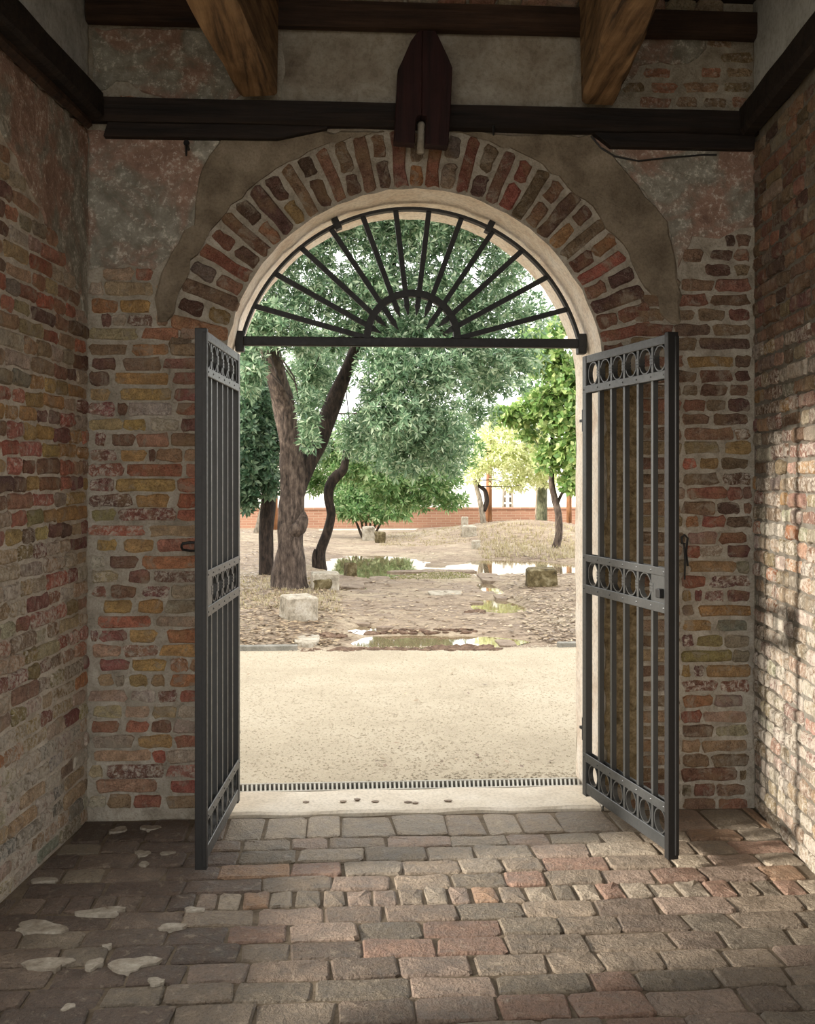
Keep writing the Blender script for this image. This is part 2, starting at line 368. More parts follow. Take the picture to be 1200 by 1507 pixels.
def put_brick(parent, M4, u, v, L, H, col, eff, name='brick', proud=0.0, mat='brick', roll=0.012):
    """M4 maps (u along wall, depth into wall, v up) to the room"""
    kind, L0 = pick_kind(L); me = R.choice(proto(kind, L0, BH, 0.035, mat=mat))
    o = bpy.data.objects.new(name, me); COL.objects.link(o); o.parent = parent
    fl = R.choice((1, -1))
    o.matrix_local = M4 @ Matrix.Translation((u, -proud, v)) @ Matrix.Rotation(jit(roll) + (math.pi if fl < 0 else 0), 4, 'Y') @ Matrix.Diagonal((L / L0, 1, H / BH, 1))
    c = lin(col); o.color = (c[0], c[1], c[2], eff); return o
def stuff_bricks(parent, name, items, matname='brick_attr'):
    """items: (matrix, L, H, colour) joined into one mesh"""
    vs, fs, cols = [], [], []
    rr = random.Random(5)
    for M4, L, H, col in items:
        v, f = brick_verts(L, H, 0.035, rr); o = len(vs)
        vs += [tuple(M4 @ Vector(x)) for x in v]; fs += [tuple(i + o for i in q) for q in f]
        c = lin(col); cols += [c] * len(v)
    me = bpy.data.meshes.new(name); me.from_pydata(vs, [], fs); me.materials.append(MAT[matname])
    ca = me.color_attributes.new('Col', 'FLOAT_COLOR', 'POINT'); ca.data.foreach_set('color', [x for c in cols for x in c])
    me.polygons.foreach_set('use_smooth', [True] * len(fs)); me.update()
    o = link(name, me, parent); o['kind'] = 'stuff'; return o

# ------------------------------------------------------------------ the shell of the gate room
XL, XR = -1.425, 1.55                # inner corners on the gate wall
SKEW = math.radians(6.3)             # side walls run a little to the left on their way to the viewer
SD = Vector((math.sin(SKEW), math.cos(SKEW), 0))
TH = 0.55                            # thickness of the gate wall
OX, OZ, OR = 0.012, 1.93, 0.846      # gate arch: centre and radius
ZT, ZB = 3.75, -0.12
ROOM = 5.2
CORE = 0.003

def arch_pts(rad, n=44, j=0.0, seed=1):
    rr = random.Random(seed)
    return [(OX - (rad + rr.uniform(-j, j)) * math.cos(math.pi * i / n), OZ + (rad + rr.uniform(-j, j)) * math.sin(math.pi * i / n)) for i in range(n + 1)]
mb = MB(); n = 44
inner = arch_pts(OR, n, 0.006); outer = arch_pts(OR - 0.004, n, 0.004, 2)
mid = arch_pts(OR + 0.002, n, 0.006, 3)
X0, X1 = XL - 0.6, XR + 0.6
def strip(yv, pts, flip):
    vs = [(X0, yv, ZB), (OX - OR, yv, ZB), (OX + OR, yv, ZB), (X1, yv, ZB), (X0, yv, OZ), (X1, yv, OZ), (X0, yv, ZT), (X1, yv, ZT)]
    o = 8; vs += [(x, yv, z) for x, z in pts]; fs = [(0, 1, o, 4), (2, 3, 5, o + n)]
    tops = [(X0 + (X1 - X0) * (i / n), yv, ZT) for i in range(n + 1)]; t = len(vs); vs += tops
    for i in range(n): fs.append((o + i, o + i + 1, t + i + 1, t + i))
    fs += [(4, o, t), (o + n, 5, t + n)]
    mb.add(vs, [tuple(reversed(f)) for f in fs] if flip else fs, 0)
strip(CORE, inner, False); strip(TH, outer, True)
full = lambda pts: [(pts[0][0], ZB)] + [(pts[0][0] + jit(0.006), ZB + (OZ - ZB) * k / 14) for k in range(1, 14)] + pts + [(pts[-1][0] + jit(0.006), OZ - (OZ - ZB) * k / 14) for k in range(1, 14)] + [(pts[-1][0], ZB)]
rings = [(CORE, full(inner)), (0.14, full(mid)), (0.38, full(mid)), (TH, full(outer))]
for (ya, pa), (yb, pb) in zip(rings[:-1], rings[1:]):
    k = len(pa); mb.add([(x, ya, z) for x, z in pa] + [(x, yb, z) for x, z in pb], [(i, i + 1, i + 1 + k, i + k) for i in range(k - 1)], 1)
mb.add([(X0, CORE, ZB), (X0, TH, ZB), (X0, TH, ZT), (X0, CORE, ZT), (X1, CORE, ZB), (X1, TH, ZB), (X1, TH, ZT), (X1, CORE, ZT)], [(0, 3, 2, 1), (4, 5, 6, 7), (3, 7, 6, 2)], 0)
wall_back = mb.build('wall_back', ['mortar', 'reveal']); tag(wall_back, kind='structure')

def side_frame(x0, side):
    """frame of a side wall: local x along the wall, y into the wall, z up. side -1 = left"""
    if side < 0:
        ux = SD; into = Vector((-SD.y, SD.x, 0))
    else:
        ux = -SD; into = Vector((SD.y, -SD.x, 0))
    return Matrix(((ux.x, into.x, 0, x0), (ux.y, into.y, 0, 0), (0, 0, 1, 0), (0, 0, 0, 1)))
ML, MR = side_frame(XL, -1), side_frame(XR, 1)
# left wall: u runs towards the corner (u=0 at the corner, negative towards the viewer); it has an unglazed arched window just outside the picture
WU0, WU1, WZ0, WZ1 = -2.25, -0.955, 0.34, 2.15
mb = MB()
def wbox(M4, a, b):
    t = MB(); t.box(a, b); mb.add([M4 @ Vector(v) for v in t.v], t.f)
wbox(ML, (WU1, CORE, ZB), (0.05, 0.45, ZT)); wbox(ML, (-ROOM, CORE, ZB), (WU0, 0.45, ZT)); wbox(ML, (WU0, CORE, ZB), (WU1, 0.45, WZ0))
cu, hw = (WU0 + WU1) / 2, (WU1 - WU0) / 2; na = 16
vsx = []; 
for yv in (CORE, 0.45):
    for i in range(na + 1):
        a = math.pi * i / na; vsx.append((cu - hw * math.cos(a), yv, WZ1 + hw * 1.05 * math.sin(a)))
    for i in range(na + 1): vsx.append((WU0 + (WU1 - WU0) * i / na, yv, ZT))
fsx = []
h = 2 * (na + 1)
for i in range(na):
    fsx += [(i, i + 1, na + 2 + i, na + 1 + i), (h + i + 1, h + i, h + na + 1 + i, h + na + 2 + i), (i, h + i, h + i + 1, i + 1)]
mb.add([ML @ Vector(v) for v in vsx], fsx)
wall_left = mb.build('wall_left', 'mortar_pale', fix=False); tag(wall_left, kind='structure')
mb = MB(); wbox(MR, (-0.05, CORE, ZB), (ROOM, 0.45, ZT))
wall_right = mb.build('wall_right', 'mortar_pale'); tag(wall_right, kind='structure')
# the passage is open behind the viewer
# unseen long block, added to keep the low sun off the yard and garden
wg = MB(); wg.box((-11, -2.45, ZB), (-9.6, 22, 4.6)); sun_blocker = wg.build('wall_sun_blocker', 'white_render'); tag(sun_blocker, kind='structure')
wall_rear = mb.build('wall_rear', 'plaster_pale'); tag(wall_rear, kind='structure')
mb = MB(); mb.box((XL - 1.3, -5.2, 3.64), (XR + 0.6, TH, 3.80))
ceiling = mb.build('ceiling', 'brown_wood'); tag(ceiling, kind='structure')
# floor bed
mb = MB(); fl = [ML @ Vector((-ROOM, 0.02, 0)), ML @ Vector((0, 0.02, 0)), MR @ Vector((0, 0.02, 0)), MR @ Vector((ROOM, 0.02, 0))]
fl[1].y = 0.03; fl[2].y = 0.03
mb.add([(p.x, p.y, -0.009) for p in fl] + [(p.x, p.y, -0.11) for p in fl], [(0, 3, 2, 1), (4, 5, 6, 7), (0, 1, 5, 4), (1, 2, 6, 5), (2, 3, 7, 6), (3, 0, 4, 7)])
floor = mb.build('floor', 'joint'); tag(floor, kind='structure')

# ------------------------------------------------------------------ bricks of the gate wall
BACK = Matrix.Identity(4)
def row(y, x0, sc, segs):            # segments "z0-z1 code" of a zoomed crop
    out = []
    for s in segs.split():
        rng, c = s.split(':'); a, b = rng.split('-'); out.append((x0 + float(a) / sc, x0 + float(b) / sc, c))
    return y, out
LROWS = [(403, '210-480:t 490-660:x'), (425, '40-200:p 210-660:t 690-820:b'), (450, '90-335:O 350-640:o 700-820:b'), (471, '0-130:g 180-270:d 280-415:p 425-660:d* 680-800:b'),
 (491, '70-530:t 560-900:x 915-1100:g'), (514, '50-415:b 470-800:O 815-1100:b'), (535, '100-315:d 385-740:b 755-1150:m'), (557, '50-260:d 300-815:o 835-1180:m'),
 (580, '70-265:l 365-830:o 860-1150:m'), (602, '60-305:m* 330-420:d 425-840:p 870-1180:x'), (625, '70-378:t 384-595:o 635-905:p* 918-1130:d'), (647, '20-112:p* 128-215:m* 270-495:d 510-810:b 822-1180:b'),
 (670, '48-338:m* 345-608:o 616-682:d 690-935:b 945-1150:b'), (692, '50-388:x* 408-945:r 962-1180:x'), (714, '38-302:m* 320-858:o 880-1150:r'), (737, '8-468:d* 505-808:o 893-1180:r'),
 (758, '98-318:l 338-878:m* 890-1150:r'), (781, '68-603:r* 613-1130:t'), (803, '138-330:o 398-668:o 698-1150:x'), (827, '78-218:p* 248-522:d 555-1130:O'),
 (849, '93-333:t* 433-630:m 662-1150:d*'), (871, '93-242:m* 268-502:d 558-815:m* 833-1130:g'), (893, '195-468:o 520-750:o 768-1150:g'), (915, '145-642:r 698-1130:g'),
 (936, '78-152:m* 163-418:m 428-700:o 798-1150:O'), (958, '98-365:t 383-712:x* 720-1130:o'), (979, '163-443:m 463-788:o 818-990:O* 1010-1150:b'), (1002, '148-300:t 305-400:g 433-620:l 648-775:b 815-1150:O'),
 (1025, '38-420:g 453-690:p* 713-882:m* 903-1130:r'), (1048, '108-375:t 388-640:t 652-880:t 888-1150:p'), (1070, '78-355:x 412-620:r 642-828:d 855-1130:g'), (1092, '105-485:g 525-832:o 862-1150:x'),
 (1113, '115-645:k 658-765:r 795-1130:p'), (1136, '70-205:t 230-765:m* 783-1150:x*'), (1158, '145-705:b 815-1130:r'), (1180, '60-230:g 245-465:b 478-745:x 785-1150:b')]
RROWS = [(353, '420-500:d 510-620:b'), (375, '80-240:b 300-480:d 490-620:x'), (397, '250-470:d 490-620:b'), (419, '-110-60:b 70-330:b 345-620:x'), (441, '-250-20:b 40-280:x 300-620:b'), (463, '-300--60:b -40-180:b 200-420:b 440-620:x'), (485, '-300-0:x 20-300:b 320-620:b'),
 (506, '-330--60:b -40-190:b 210-622:d'), (532, '-300-100:x 118-482:o 500-620:b'), (554, '-300--20:b 0-195:b 212-480:x 495-620:d'), (574, '-330-60:b 80-205:b 228-435:d 450-605:b'), (596, '-300-70:x 88-262:x 270-430:b 440-620:d'),
 (617, '-330-60:b 78-292:b 328-602:d'), (638, '-300-70:b 88-482:x 492-622:b*'), (659, '-330-70:t 88-372:t 418-622:o'), (682, '-300-60:b 78-195:r 212-372:o 382-605:b'), (705, '-330-70:b 88-372:b 398-622:d*'),
 (726, '-300-100:t 122-432:r 440-552:x 560-630:b'), (748, '-330-60:b 78-342:b 350-545:d 560-630:b'), (768, '-300-80:t 98-222:O 238-425:r 432-635:b'), (792, '-330-110:b 128-357:k 373-582:x'), (811, '-300-80:t 98-212:r 215-402:g* 433-612:m'),
 (834, '-330-105:t 123-502:o 510-602:g'), (856, '-300-60:x 78-268:r 298-617:m*'), (877, '-330-65:t 78-157:o 178-238:m 258-413:m* 432-617:m'), (899, '-300-60:b 78-172:g 208-620:o'), (921, '-330-60:t 78-318:o 343-602:s'),
 (944, '-300-60:b 78-168:m* 188-402:l 418-612:g'), (966, '-330-60:t 78-472:l 480-612:g'), (988, '-300-60:b 78-142:o 172-252:m* 278-620:o'), (1010, '-330-60:b 78-362:x* 378-612:x*'), (1032, '-300-70:b 88-322:O 330-562:g'),
 (1055, '-330-60:t 78-232:r 240-592:t'), (1076, '-300-60:b 78-330:b 345-600:t'), (1099, '-330-60:b 78-222:t 238-602:t'), (1120, '-300-60:b 78-300:b 315-602:b'), (1141, '-330-60:b 78-522:x 530-592:b'), (1163, '-300-60:b 78-152:b 168-342:x 350-582:b'), (1184, '-330-60:b 78-352:b 368-600:x')]
def place_rows(rows, x0, sc, xlim, bright):
    for y, segs in rows:
        for s in segs.split():
            rng, c = s.split(':')
            k = rng.rfind('-') if not rng.split('-')[-2:][0] == '' else rng.rfind('--')
            a, b = float(rng[:k]), float(rng[k + 1:])
            pa, pb = x0 + a / sc, x0 + b / sc
            eff = 0.15
            if c.endswith('*'): eff = 0.85; c = c[0]
            if c == 'p': eff = max(eff, 0.6)
            w0, w1 = on_wall(pa, y), on_wall(pb, y)
            u0, u1 = max(w0.x, xlim[0]), min(w1.x, xlim[1])
            if u1 - u0 < 0.03: continue
            put_brick(wall_back, BACK, (u0 + u1) / 2, w0.z, u1 - u0 + 0.004, 0.0575 + jit(0.003), tone(c, 0.1, bright), eff, proud=R.uniform(-0.003, 0.005))
place_rows(LROWS, 120, 6.28, (XL + 0.005, OX - OR - 0.003), 1.38)
place_rows(RROWS, 990, 5.38, (OX + OR + 0.003, XR - 0.005), 1.12)
# arch ring: 36 radial bricks, every other one in two pieces
NV = 37; VA0, VA1 = math.radians(6), math.radians(174)
VC = 'xOobxrdxOdobdxbxdxOrgrdxrbxdobxrxdxrxbd'
RL = 0.252
vp = {}
def vous(parent, rm, L, w, ang, col, eff):
    kind, L0 = pick_kind(L); me = R.choice(proto(kind, L0, BH, 0.035))
    o = bpy.data.objects.new('voussoir_brick', me); COL.objects.link(o); o.parent = parent
    o.matrix_local = Matrix.Translation((OX + rm * math.cos(ang), -R.uniform(0.0, 0.006), OZ + rm * math.sin(ang))) @ Matrix.Rotation(-ang + jit(0.01), 4, 'Y') @ Matrix.Diagonal((L / L0, 1, w / BH, 1))
    c = lin(col); o.color = (c[0], c[1], c[2], eff)
for i in range(NV):
    a = VA1 + (VA0 - VA1) * (i + 0.5) / NV; w = (VA1 - VA0) / NV * (OR + RL / 2) - 0.016
    c = VC[i % len(VC)]; wob = jit(0.012)
    if i % 2: vous(wall_back, OR + 0.006 + RL / 2, RL + wob, w, a, tone(c, 0.1, 1.08), 0.15)
    else:
        s = R.uniform(0.42, 0.58) * RL
        vous(wall_back, OR + 0.006 + s / 2 - 0.002, s - 0.012, w, a, tone(c, 0.1, 1.08), 0.2)
        vous(wall_back, OR + 0.006 + s + (RL - s) / 2, RL - s - 0.012 + wob, w, a, tone(R.choice('xdOrbg'), 0.1, 1.08), 0.2)
# upper wall above the beam: a few courses show through the render
for y, a, b, c in [(148, 140, 168, 'm'), (148, 172, 205, 'x'), (126, 200, 235, 'r'), (150, 940, 990, 'x'), (150, 994, 1030, 'b'), (150, 1034, 1072, 'd'), (150, 1076, 1110, 'x'), (128, 915, 950, 'b'), (128, 955, 1000, 'x'), (128, 1005, 1060, 'b'),
                   (128, 1064, 1108, 'b'), (106, 945, 990, 'x'), (106, 1030, 1065, 'x'), (106, 1068, 1110, 'b'), (84, 1060, 1110, 'b'), (62, 1040, 1080, 'b')]:
    w0, w1 = on_wall(a, y), on_wall(b, y)
    put_brick(wall_back, BACK, (w0.x + w1.x) / 2, w0.z, w1.x - w0.x - 0.006, 0.052, tone(c), 0.7, proud=-0.003)
x = XL + 0.04
while x < XR - 0.16:                                  # bricks on edge above the top plate
    L = R.uniform(0.11, 0.15); w = on_wall(600, 4)
    put_brick(wall_back, BACK, x + L / 2, w.z + 0.01, L - 0.006, 0.06, tone(R.choice('bxgk')), 0.3, proud=0.03); x += L

def patch(parent, pts, mat, proud, name='render_patch', frame=None, sub=7, jitter=0.012, seed=0, thick=0.02):
    """irregular patch of render on a wall; pts are (u, v) on the wall"""
    rr = random.Random(seed); poly = []
    for (a, b), (c, d) in zip(pts, pts[1:] + pts[:1]):
        k = max(2, int(math.hypot(c - a, d - b) / 0.05))
        for i in range(k):
            t = i / k; poly.append((a + (c - a) * t + rr.uniform(-jitter, jitter), b + (d - b) * t + rr.uniform(-jitter, jitter)))
    cx, cz = sum(p[0] for p in poly) / len(poly), sum(p[1] for p in poly) / len(poly)
    m = MB(); n = len(poly)
    m.add([(x, thick, z) for x, z in poly] + [(x, -proud * 0.4, z) for x, z in poly] + [(x + (cx - x) * 0.03, -proud - rr.uniform(0, 0.002), z + (cz - z) * 0.03) for x, z in poly],
          [(i, (i + 1) % n, n + (i + 1) % n, n + i) for i in range(n)] + [(n + i, n + (i + 1) % n, 2 * n + (i + 1) % n, 2 * n + i) for i in range(n)] + [tuple(range(2 * n, 3 * n))])
    if frame is not None: m.v = [tuple(frame @ Vector(v)) for v in m.v]
    return m.build(name, mat, parent, smooth=False)
def wp(*pp): return [(on_wall(x, y).x, on_wall(x, y).z) for x, y in pp]
def ringpt(ang, r=OR + RL + 0.012): return (OX + r * math.cos(math.radians(ang)), OZ + r * math.sin(math.radians(ang)))
# smooth brown render over the haunches, salt-bitten pink render further out
patch(wall_back, wp((330, 196), (560, 192)) + [ringpt(a) for a in (97, 105, 113, 121, 129, 137, 145, 153, 160, 166)] + wp((232, 478), (228, 420), (250, 372), (285, 330), (292, 262)), 'plaster_spandrel', 0.010, seed=1)
patch(wall_back, wp((985, 480), (968, 440)) + [ringpt(a) for a in (22, 28, 36, 44, 52, 60, 68, 76, 83)] + wp((680, 194), (870, 200), (920, 250), (985, 330), (1000, 395), (1003, 470)), 'plaster_spandrel', 0.010, seed=2)
patch(wall_back, wp((129, 192), (330, 192), (298, 262), (290, 330), (254, 372), (226, 400), (180, 392), (129, 398)), 'plaster_pink', 0.004, seed=3)
patch(wall_back, wp((868, 200), (1112, 196), (1111, 330), (1060, 350), (1020, 345), (1000, 395), (982, 330), (917, 250)), 'plaster_pink', 0.004, seed=4)
patch(wall_back, wp((416, 40), (850, 40), (850, 162), (416, 162)), 'plaster_pale', 0.008, seed=5)
patch(wall_back, wp((138, 44), (360, 44), (362, 140), (300, 158), (215, 138), (190, 118), (138, 132)), 'plaster_pink', 0.006, seed=6)
patch(wall_back, wp((905, 44), (1030, 44), (1040, 70), (1010, 92), (940, 96), (930, 118), (905, 140)), 'plaster_pink', 0.006, seed=7)
patch(wall_back, [(OX + OR + 0.004, 0.10), (OX + OR + 0.16, 0.10), (OX + OR + 0.15, 1.0), (OX + OR + 0.17, 1.9), (OX + OR + 0.10, 2.02), (OX + OR + 0.004, 2.02)], 'stucco', 0.010, seed=8)

# ------------------------------------------------------------------ bricks of the side walls
def lay_side(parent, M4, u0, u1, z0, z1, colfn, skip=None, rough=1.0, as_stuff=None, obj_to=9.0, bright=1.34):
    items = []; z = z0; k = 0
    while z < z1 - 0.03:
        H = 0.055 + jit(0.003); u = u0 + (0 if k % 2 else -0.07) + jit(0.02)
        while u < u1 - 0.02:
            L = R.choice((0.235, 0.22, 0.16, 0.115, 0.11, 0.12, 0.14)) * R.uniform(0.92, 1.05)
            a, b = max(u, u0), min(u + L, u1)
            if b - a > 0.03 and not (skip and skip((a + b) / 2, z + H / 2)):
                c, eff = colfn((a + b) / 2, z + H / 2)
                pr = 0.0035 + jit(0.0055) * rough
                if (a + b) / 2 < obj_to: put_brick(parent, M4, (a + b) / 2, z + H / 2 + jit(0.003), b - a + 0.002, H + 0.002, tone(c, 0.14, bright), eff, proud=pr, roll=0.025 * rough)
                else: items.append((M4 @ Matrix.Translation(((a + b) / 2, -pr, z + H / 2)), b - a, H, tone(c, 0.14, bright)))
            u += L + 0.010
        z += H + 0.0105; k += 1
    if as_stuff: stuff_bricks(parent, as_stuff, items)
def col_left(u, z):
    if z > 1.9: return R.choice('rxdgtbp'), 0.3
    if z > 1.25: return R.choice('roomtlxdorg'), R.choice((0.1, 0.3, 0.7))
    if z > 0.75: return R.choice('mgptxrlbt'), R.choice((0.5, 0.8, 1.0))
    if z > 0.45: return R.choice('gtpbmlO'), R.choice((0.4, 0.8, 1.0))
    return R.choice('gsgtp'), R.choice((0.5, 0.9, 1.1))
def top_edge_left(u): return 2.18 + 0.62 * (-u) ** 0.9      # foot of the render on the left wall rises towards the viewer
lay_side(wall_left, ML, -0.95, -0.004, 0.0, 2.75, col_left, skip=lambda u, z: z > top_edge_left(u) - 0.01)
def col_right(u, z):
    if z > 2.1: return R.choice('bxdbgx'), R.choice((0.1, 0.3))
    if z > 1.35: return R.choice('pxtgmbokg'), R.choice((0.5, 0.9))
    if z > 0.9: return R.choice('ptkOgpt'), R.choice((0.7, 1.0))
    return R.choice('ptpgkt'), R.choice((0.8, 1.1))
lay_side(wall_right, MR, 0.004, 2.4, 0.0, 2.98, col_right, rough=1.2, as_stuff='brickwork', obj_to=0.98, bright=1.1)
patch(wall_left, [(-0.008, 3.0), (-0.008, 2.17)] + [(u, top_edge_left(u)) for u in (-0.1, -0.2, -0.3, -0.42, -0.55, -0.7, -0.85, -0.945)] + [(-0.945, 3.0)], 'plaster_pink', 0.006, frame=ML, seed=11)
patch(wall_left, [(-0.004, 3.12), (-2.2, 3.12), (-2.2, 3.63), (-0.004, 3.63)], 'plaster_wash', 0.010, frame=ML, seed=12)
patch(wall_right, [(0.004, 3.12), (2.2, 3.12), (2.2, 3.63), (0.004, 3.63)], 'plaster_wash', 0.010, frame=MR, seed=13)

# ------------------------------------------------------------------ floor of brick setts
rows_d = [4.690, 4.415, 4.286, 4.134, 3.993, 3.855, 3.714, 3.578, 3.441, 3.31, 3.175, 3.051, 2.907, 2.77, 2.63]
rows_y = [-0.012] + [-(4.71 - d) + 0.005 for d in rows_d[1:]]
pav_col = {'c': (154, 142, 125), 'n': (142, 128, 111), 'k': (148, 130, 115), 'r': (141, 115, 99), 'O': (156, 128, 104), 's': (130, 119, 103), 'b': (124, 109, 95), 'd': (100, 86, 75)}
def paver_verts(L, D, rnd, hgt):
    """top view L x D block, top near z=0"""
    e = min(L, D) * 0.09
    pts = [(-L / 2, -D / 2 + e), (-L / 2 + e, -D / 2), (0, -D / 2), (L / 2 - e, -D / 2), (L / 2, -D / 2 + e), (L / 2, D / 2 - e), (L / 2 - e, D / 2), (0, D / 2), (-L / 2 + e, D / 2), (-L / 2, D / 2 - e)]
    pts = [(x + rnd.uniform(-1, 0.8) * min(0.009, L * 0.05), y + rnd.uniform(-0.007, 0.006)) for x, y in pts]; n = len(pts)
    sx, sy = (L / 2 - 0.006) / (L / 2), (D / 2 - 0.006) / (D / 2)
    vs = [(x, y, -0.05) for x, y in pts] + [(x, y, -0.007 + rnd.uniform(0, 0.003)) for x, y in pts] + [(x * sx, y * sy, rnd.uniform(-0.004, 0.002)) for x, y in pts] + [(jit(0.01), jit(0.01), 0.003)]
    fs = [(r * n + i, r * n + (i + 1) % n, (r + 1) * n + (i + 1) % n, (r + 1) * n + i) for r in (0, 1) for i in range(n)] + [(2 * n + i, 2 * n + (i + 1) % n, 3 * n) for i in range(n)]
    return vs, fs
PAV = {}
def pav_mesh(L, D):
    key = min(((0.26, 0.12), (0.2, 0.12), (0.145, 0.12), (0.075, 0.12), (0.16, 0.24)), key=lambda q: abs(math.log(q[0] / L)) + abs(math.log(q[1] / D)))
    if key not in PAV:
        PAV[key] = []
        for i in range(6):
            vs, fs = paver_verts(key[0], key[1], random.Random(i * 7 + int(key[0] * 999)), 0); m = MB(); m.add(vs, fs); PAV[key].append(m.mesh('sett', 'paver', False))
    return key, R.choice(PAV[key])
def xl_at(y): return (ML @ Vector((y / SD.y, 0, 0))).x
def xr_at(y): return (MR @ Vector((-y / SD.y, 0, 0))).x
count_pav = 0; extra = []
for k in range(len(rows_y) - 1):
    y1, y0 = rows_y[k], rows_y[k + 1]; D = y1 - y0; yc = (y0 + y1) / 2
    x = xl_at(yc) - 0.02 - R.uniform(0, 0.08); xe = xr_at(yc) + 0.01
    while x < xe:
        if k == 5: L = R.uniform(0.07, 0.1)
        elif k == 0: L = R.uniform(0.14, 0.24)
        else: L = R.choice((0.26, 0.23, 0.2, 0.18, 0.15, 0.21)) * R.uniform(0.92, 1.08)
        a, b = max(x, xl_at(yc) + 0.01), min(x + L, xe - 0.012)
        if b - a > 0.04:
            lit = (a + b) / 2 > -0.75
            c = pav_col[R.choice('cckkOcn' if k < 2 else 'cnnkkrOscnc' if k < 6 else 'nksbrnsbkn')] if lit else pav_col[R.choice('bddbsd')]  # setts outside the lit part get darker colours, shade painted in
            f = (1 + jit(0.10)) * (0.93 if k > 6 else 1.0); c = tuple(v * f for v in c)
            key, me = pav_mesh(b - a, D)
            o = bpy.data.objects.new('paving_brick', me); COL.objects.link(o); o.parent = floor
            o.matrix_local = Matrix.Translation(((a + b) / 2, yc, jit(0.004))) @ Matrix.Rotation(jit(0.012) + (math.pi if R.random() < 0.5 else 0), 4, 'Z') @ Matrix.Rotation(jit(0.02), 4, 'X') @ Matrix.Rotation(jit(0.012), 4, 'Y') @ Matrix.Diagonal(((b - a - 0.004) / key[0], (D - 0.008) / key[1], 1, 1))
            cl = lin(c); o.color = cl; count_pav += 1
        x += L + 0.006
y = rows_y[-1]
vsx, fsx, cls = [], [], []
rr = random.Random(3)
while y > -5.1:
    D = 0.137; yc = y - D / 2; x = xl_at(yc) - rr.uniform(0, 0.1)
    while x < xr_at(yc):
        L = rr.choice((0.26, 0.24, 0.21, 0.17))
        a, b = max(x, xl_at(yc) + 0.01), min(x + L, xr_at(yc) - 0.01)
        if b - a > 0.04:
            v, f = paver_verts(b - a - 0.01, D - 0.012, rr, 0); o = len(vsx)
            vsx += [(p[0] + (a + b) / 2, p[1] + yc, p[2]) for p in v]; fsx += [tuple(i + o for i in q) for q in f]
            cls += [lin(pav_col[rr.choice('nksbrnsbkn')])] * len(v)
        x += L + 0.006
    y -= D
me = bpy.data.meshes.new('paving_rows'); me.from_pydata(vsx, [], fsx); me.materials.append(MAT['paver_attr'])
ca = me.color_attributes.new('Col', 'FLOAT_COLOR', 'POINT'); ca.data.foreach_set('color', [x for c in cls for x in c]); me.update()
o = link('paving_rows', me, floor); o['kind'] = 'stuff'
# flat pale patches: spots of light painted onto the dark setts at the left
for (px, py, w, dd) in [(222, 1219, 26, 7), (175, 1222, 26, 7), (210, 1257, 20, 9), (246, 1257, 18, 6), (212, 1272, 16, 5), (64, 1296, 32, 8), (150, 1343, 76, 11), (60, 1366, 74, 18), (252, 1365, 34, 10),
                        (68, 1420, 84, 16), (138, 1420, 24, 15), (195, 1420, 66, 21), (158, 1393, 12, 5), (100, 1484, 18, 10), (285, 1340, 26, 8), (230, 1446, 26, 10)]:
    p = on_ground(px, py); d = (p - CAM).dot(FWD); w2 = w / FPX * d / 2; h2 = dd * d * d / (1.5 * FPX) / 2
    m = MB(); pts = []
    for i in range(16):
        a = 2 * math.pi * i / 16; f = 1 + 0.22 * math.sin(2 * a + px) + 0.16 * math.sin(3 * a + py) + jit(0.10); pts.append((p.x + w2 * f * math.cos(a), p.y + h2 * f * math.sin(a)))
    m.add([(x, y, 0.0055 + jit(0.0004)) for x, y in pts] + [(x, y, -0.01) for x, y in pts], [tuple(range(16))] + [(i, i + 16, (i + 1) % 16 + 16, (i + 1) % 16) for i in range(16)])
    m.build('light_spot', 'light_spot', floor)

# threshold and drain
m = MB(); nx = 24; tx0, tx1 = OX - OR + 0.012, OX + OR - 0.012
top = [[(tx0 + (tx1 - tx0) * i / nx, yy + (0.006 * math.sin(i * 1.3) if yy in (0.0, 0.33) else 0), zz + 0.003 * math.sin(i * 0.9 + yy * 20)) for i in range(nx + 1)] for yy, zz in ((0.0, -0.06), (0.0, 0.004), (0.02, 0.012), (0.17, 0.010), (0.32, 0.012), (0.335, 0.0), (0.335, -0.06))]
vs_ = [p for r_ in top for p in r_]
m.add(vs_, [(r * (nx + 1) + i, r * (nx + 1) + i + 1, (r + 1) * (nx + 1) + i + 1, (r + 1) * (nx + 1) + i) for r in range(len(top) - 1) for i in range(nx)])
thr = m.build('threshold_slab', 'threshold', smooth=False); tag(thr, 'worn pale stone threshold slab between the brick floor and the drain', 'threshold')
for px, py in [(450, 1181), (505, 1180), (526, 1177), (553, 1180), (600, 1181), (612, 1182), (660, 1179)]:
    p = on_ground(px, py, 0.012); mm = MB(); mm.add([(p.x + 0.018 * math.cos(t * math.pi / 4) * (1 + jit(.3)), p.y + 0.014 * math.sin(t * math.pi / 4), 0.0155) for t in range(8)] + [(p.x, p.y, 0.0)], [tuple(range(8))] + [(i, 8, (i + 1) % 8) for i in range(8)])
    mm.build('stone_pit', 'path_stone', thr)
gr = empty('drain_grate', (OX, 0.41, 0.0)); tag(gr, 'slotted metal drain grate across the gateway behind the threshold', 'drain')
m = MB(); m.box((tx0 - OX, -0.066, -0.09), (tx1 - OX, 0.066, -0.055)); m.build('channel', 'black', gr)
for yy in (-0.062, 0.062):
    m = MB(); m.box((tx0 - OX, yy - 0.008, -0.055), (tx1 - OX, yy + 0.008, 0.008)); m.build('frame_rail', 'steel', gr, bevel=0.002)
m = MB(); nb = 78
for i in range(nb):
    x = tx0 - OX + (i + 0.5) * (tx1 - tx0) / nb; sl = 0.010 * (x + 0.3)
    m.bar((x - sl, -0.056, 0.0), (x + sl, 0.056, 0.0), 0.009, 0.012, (1, 0, 0))
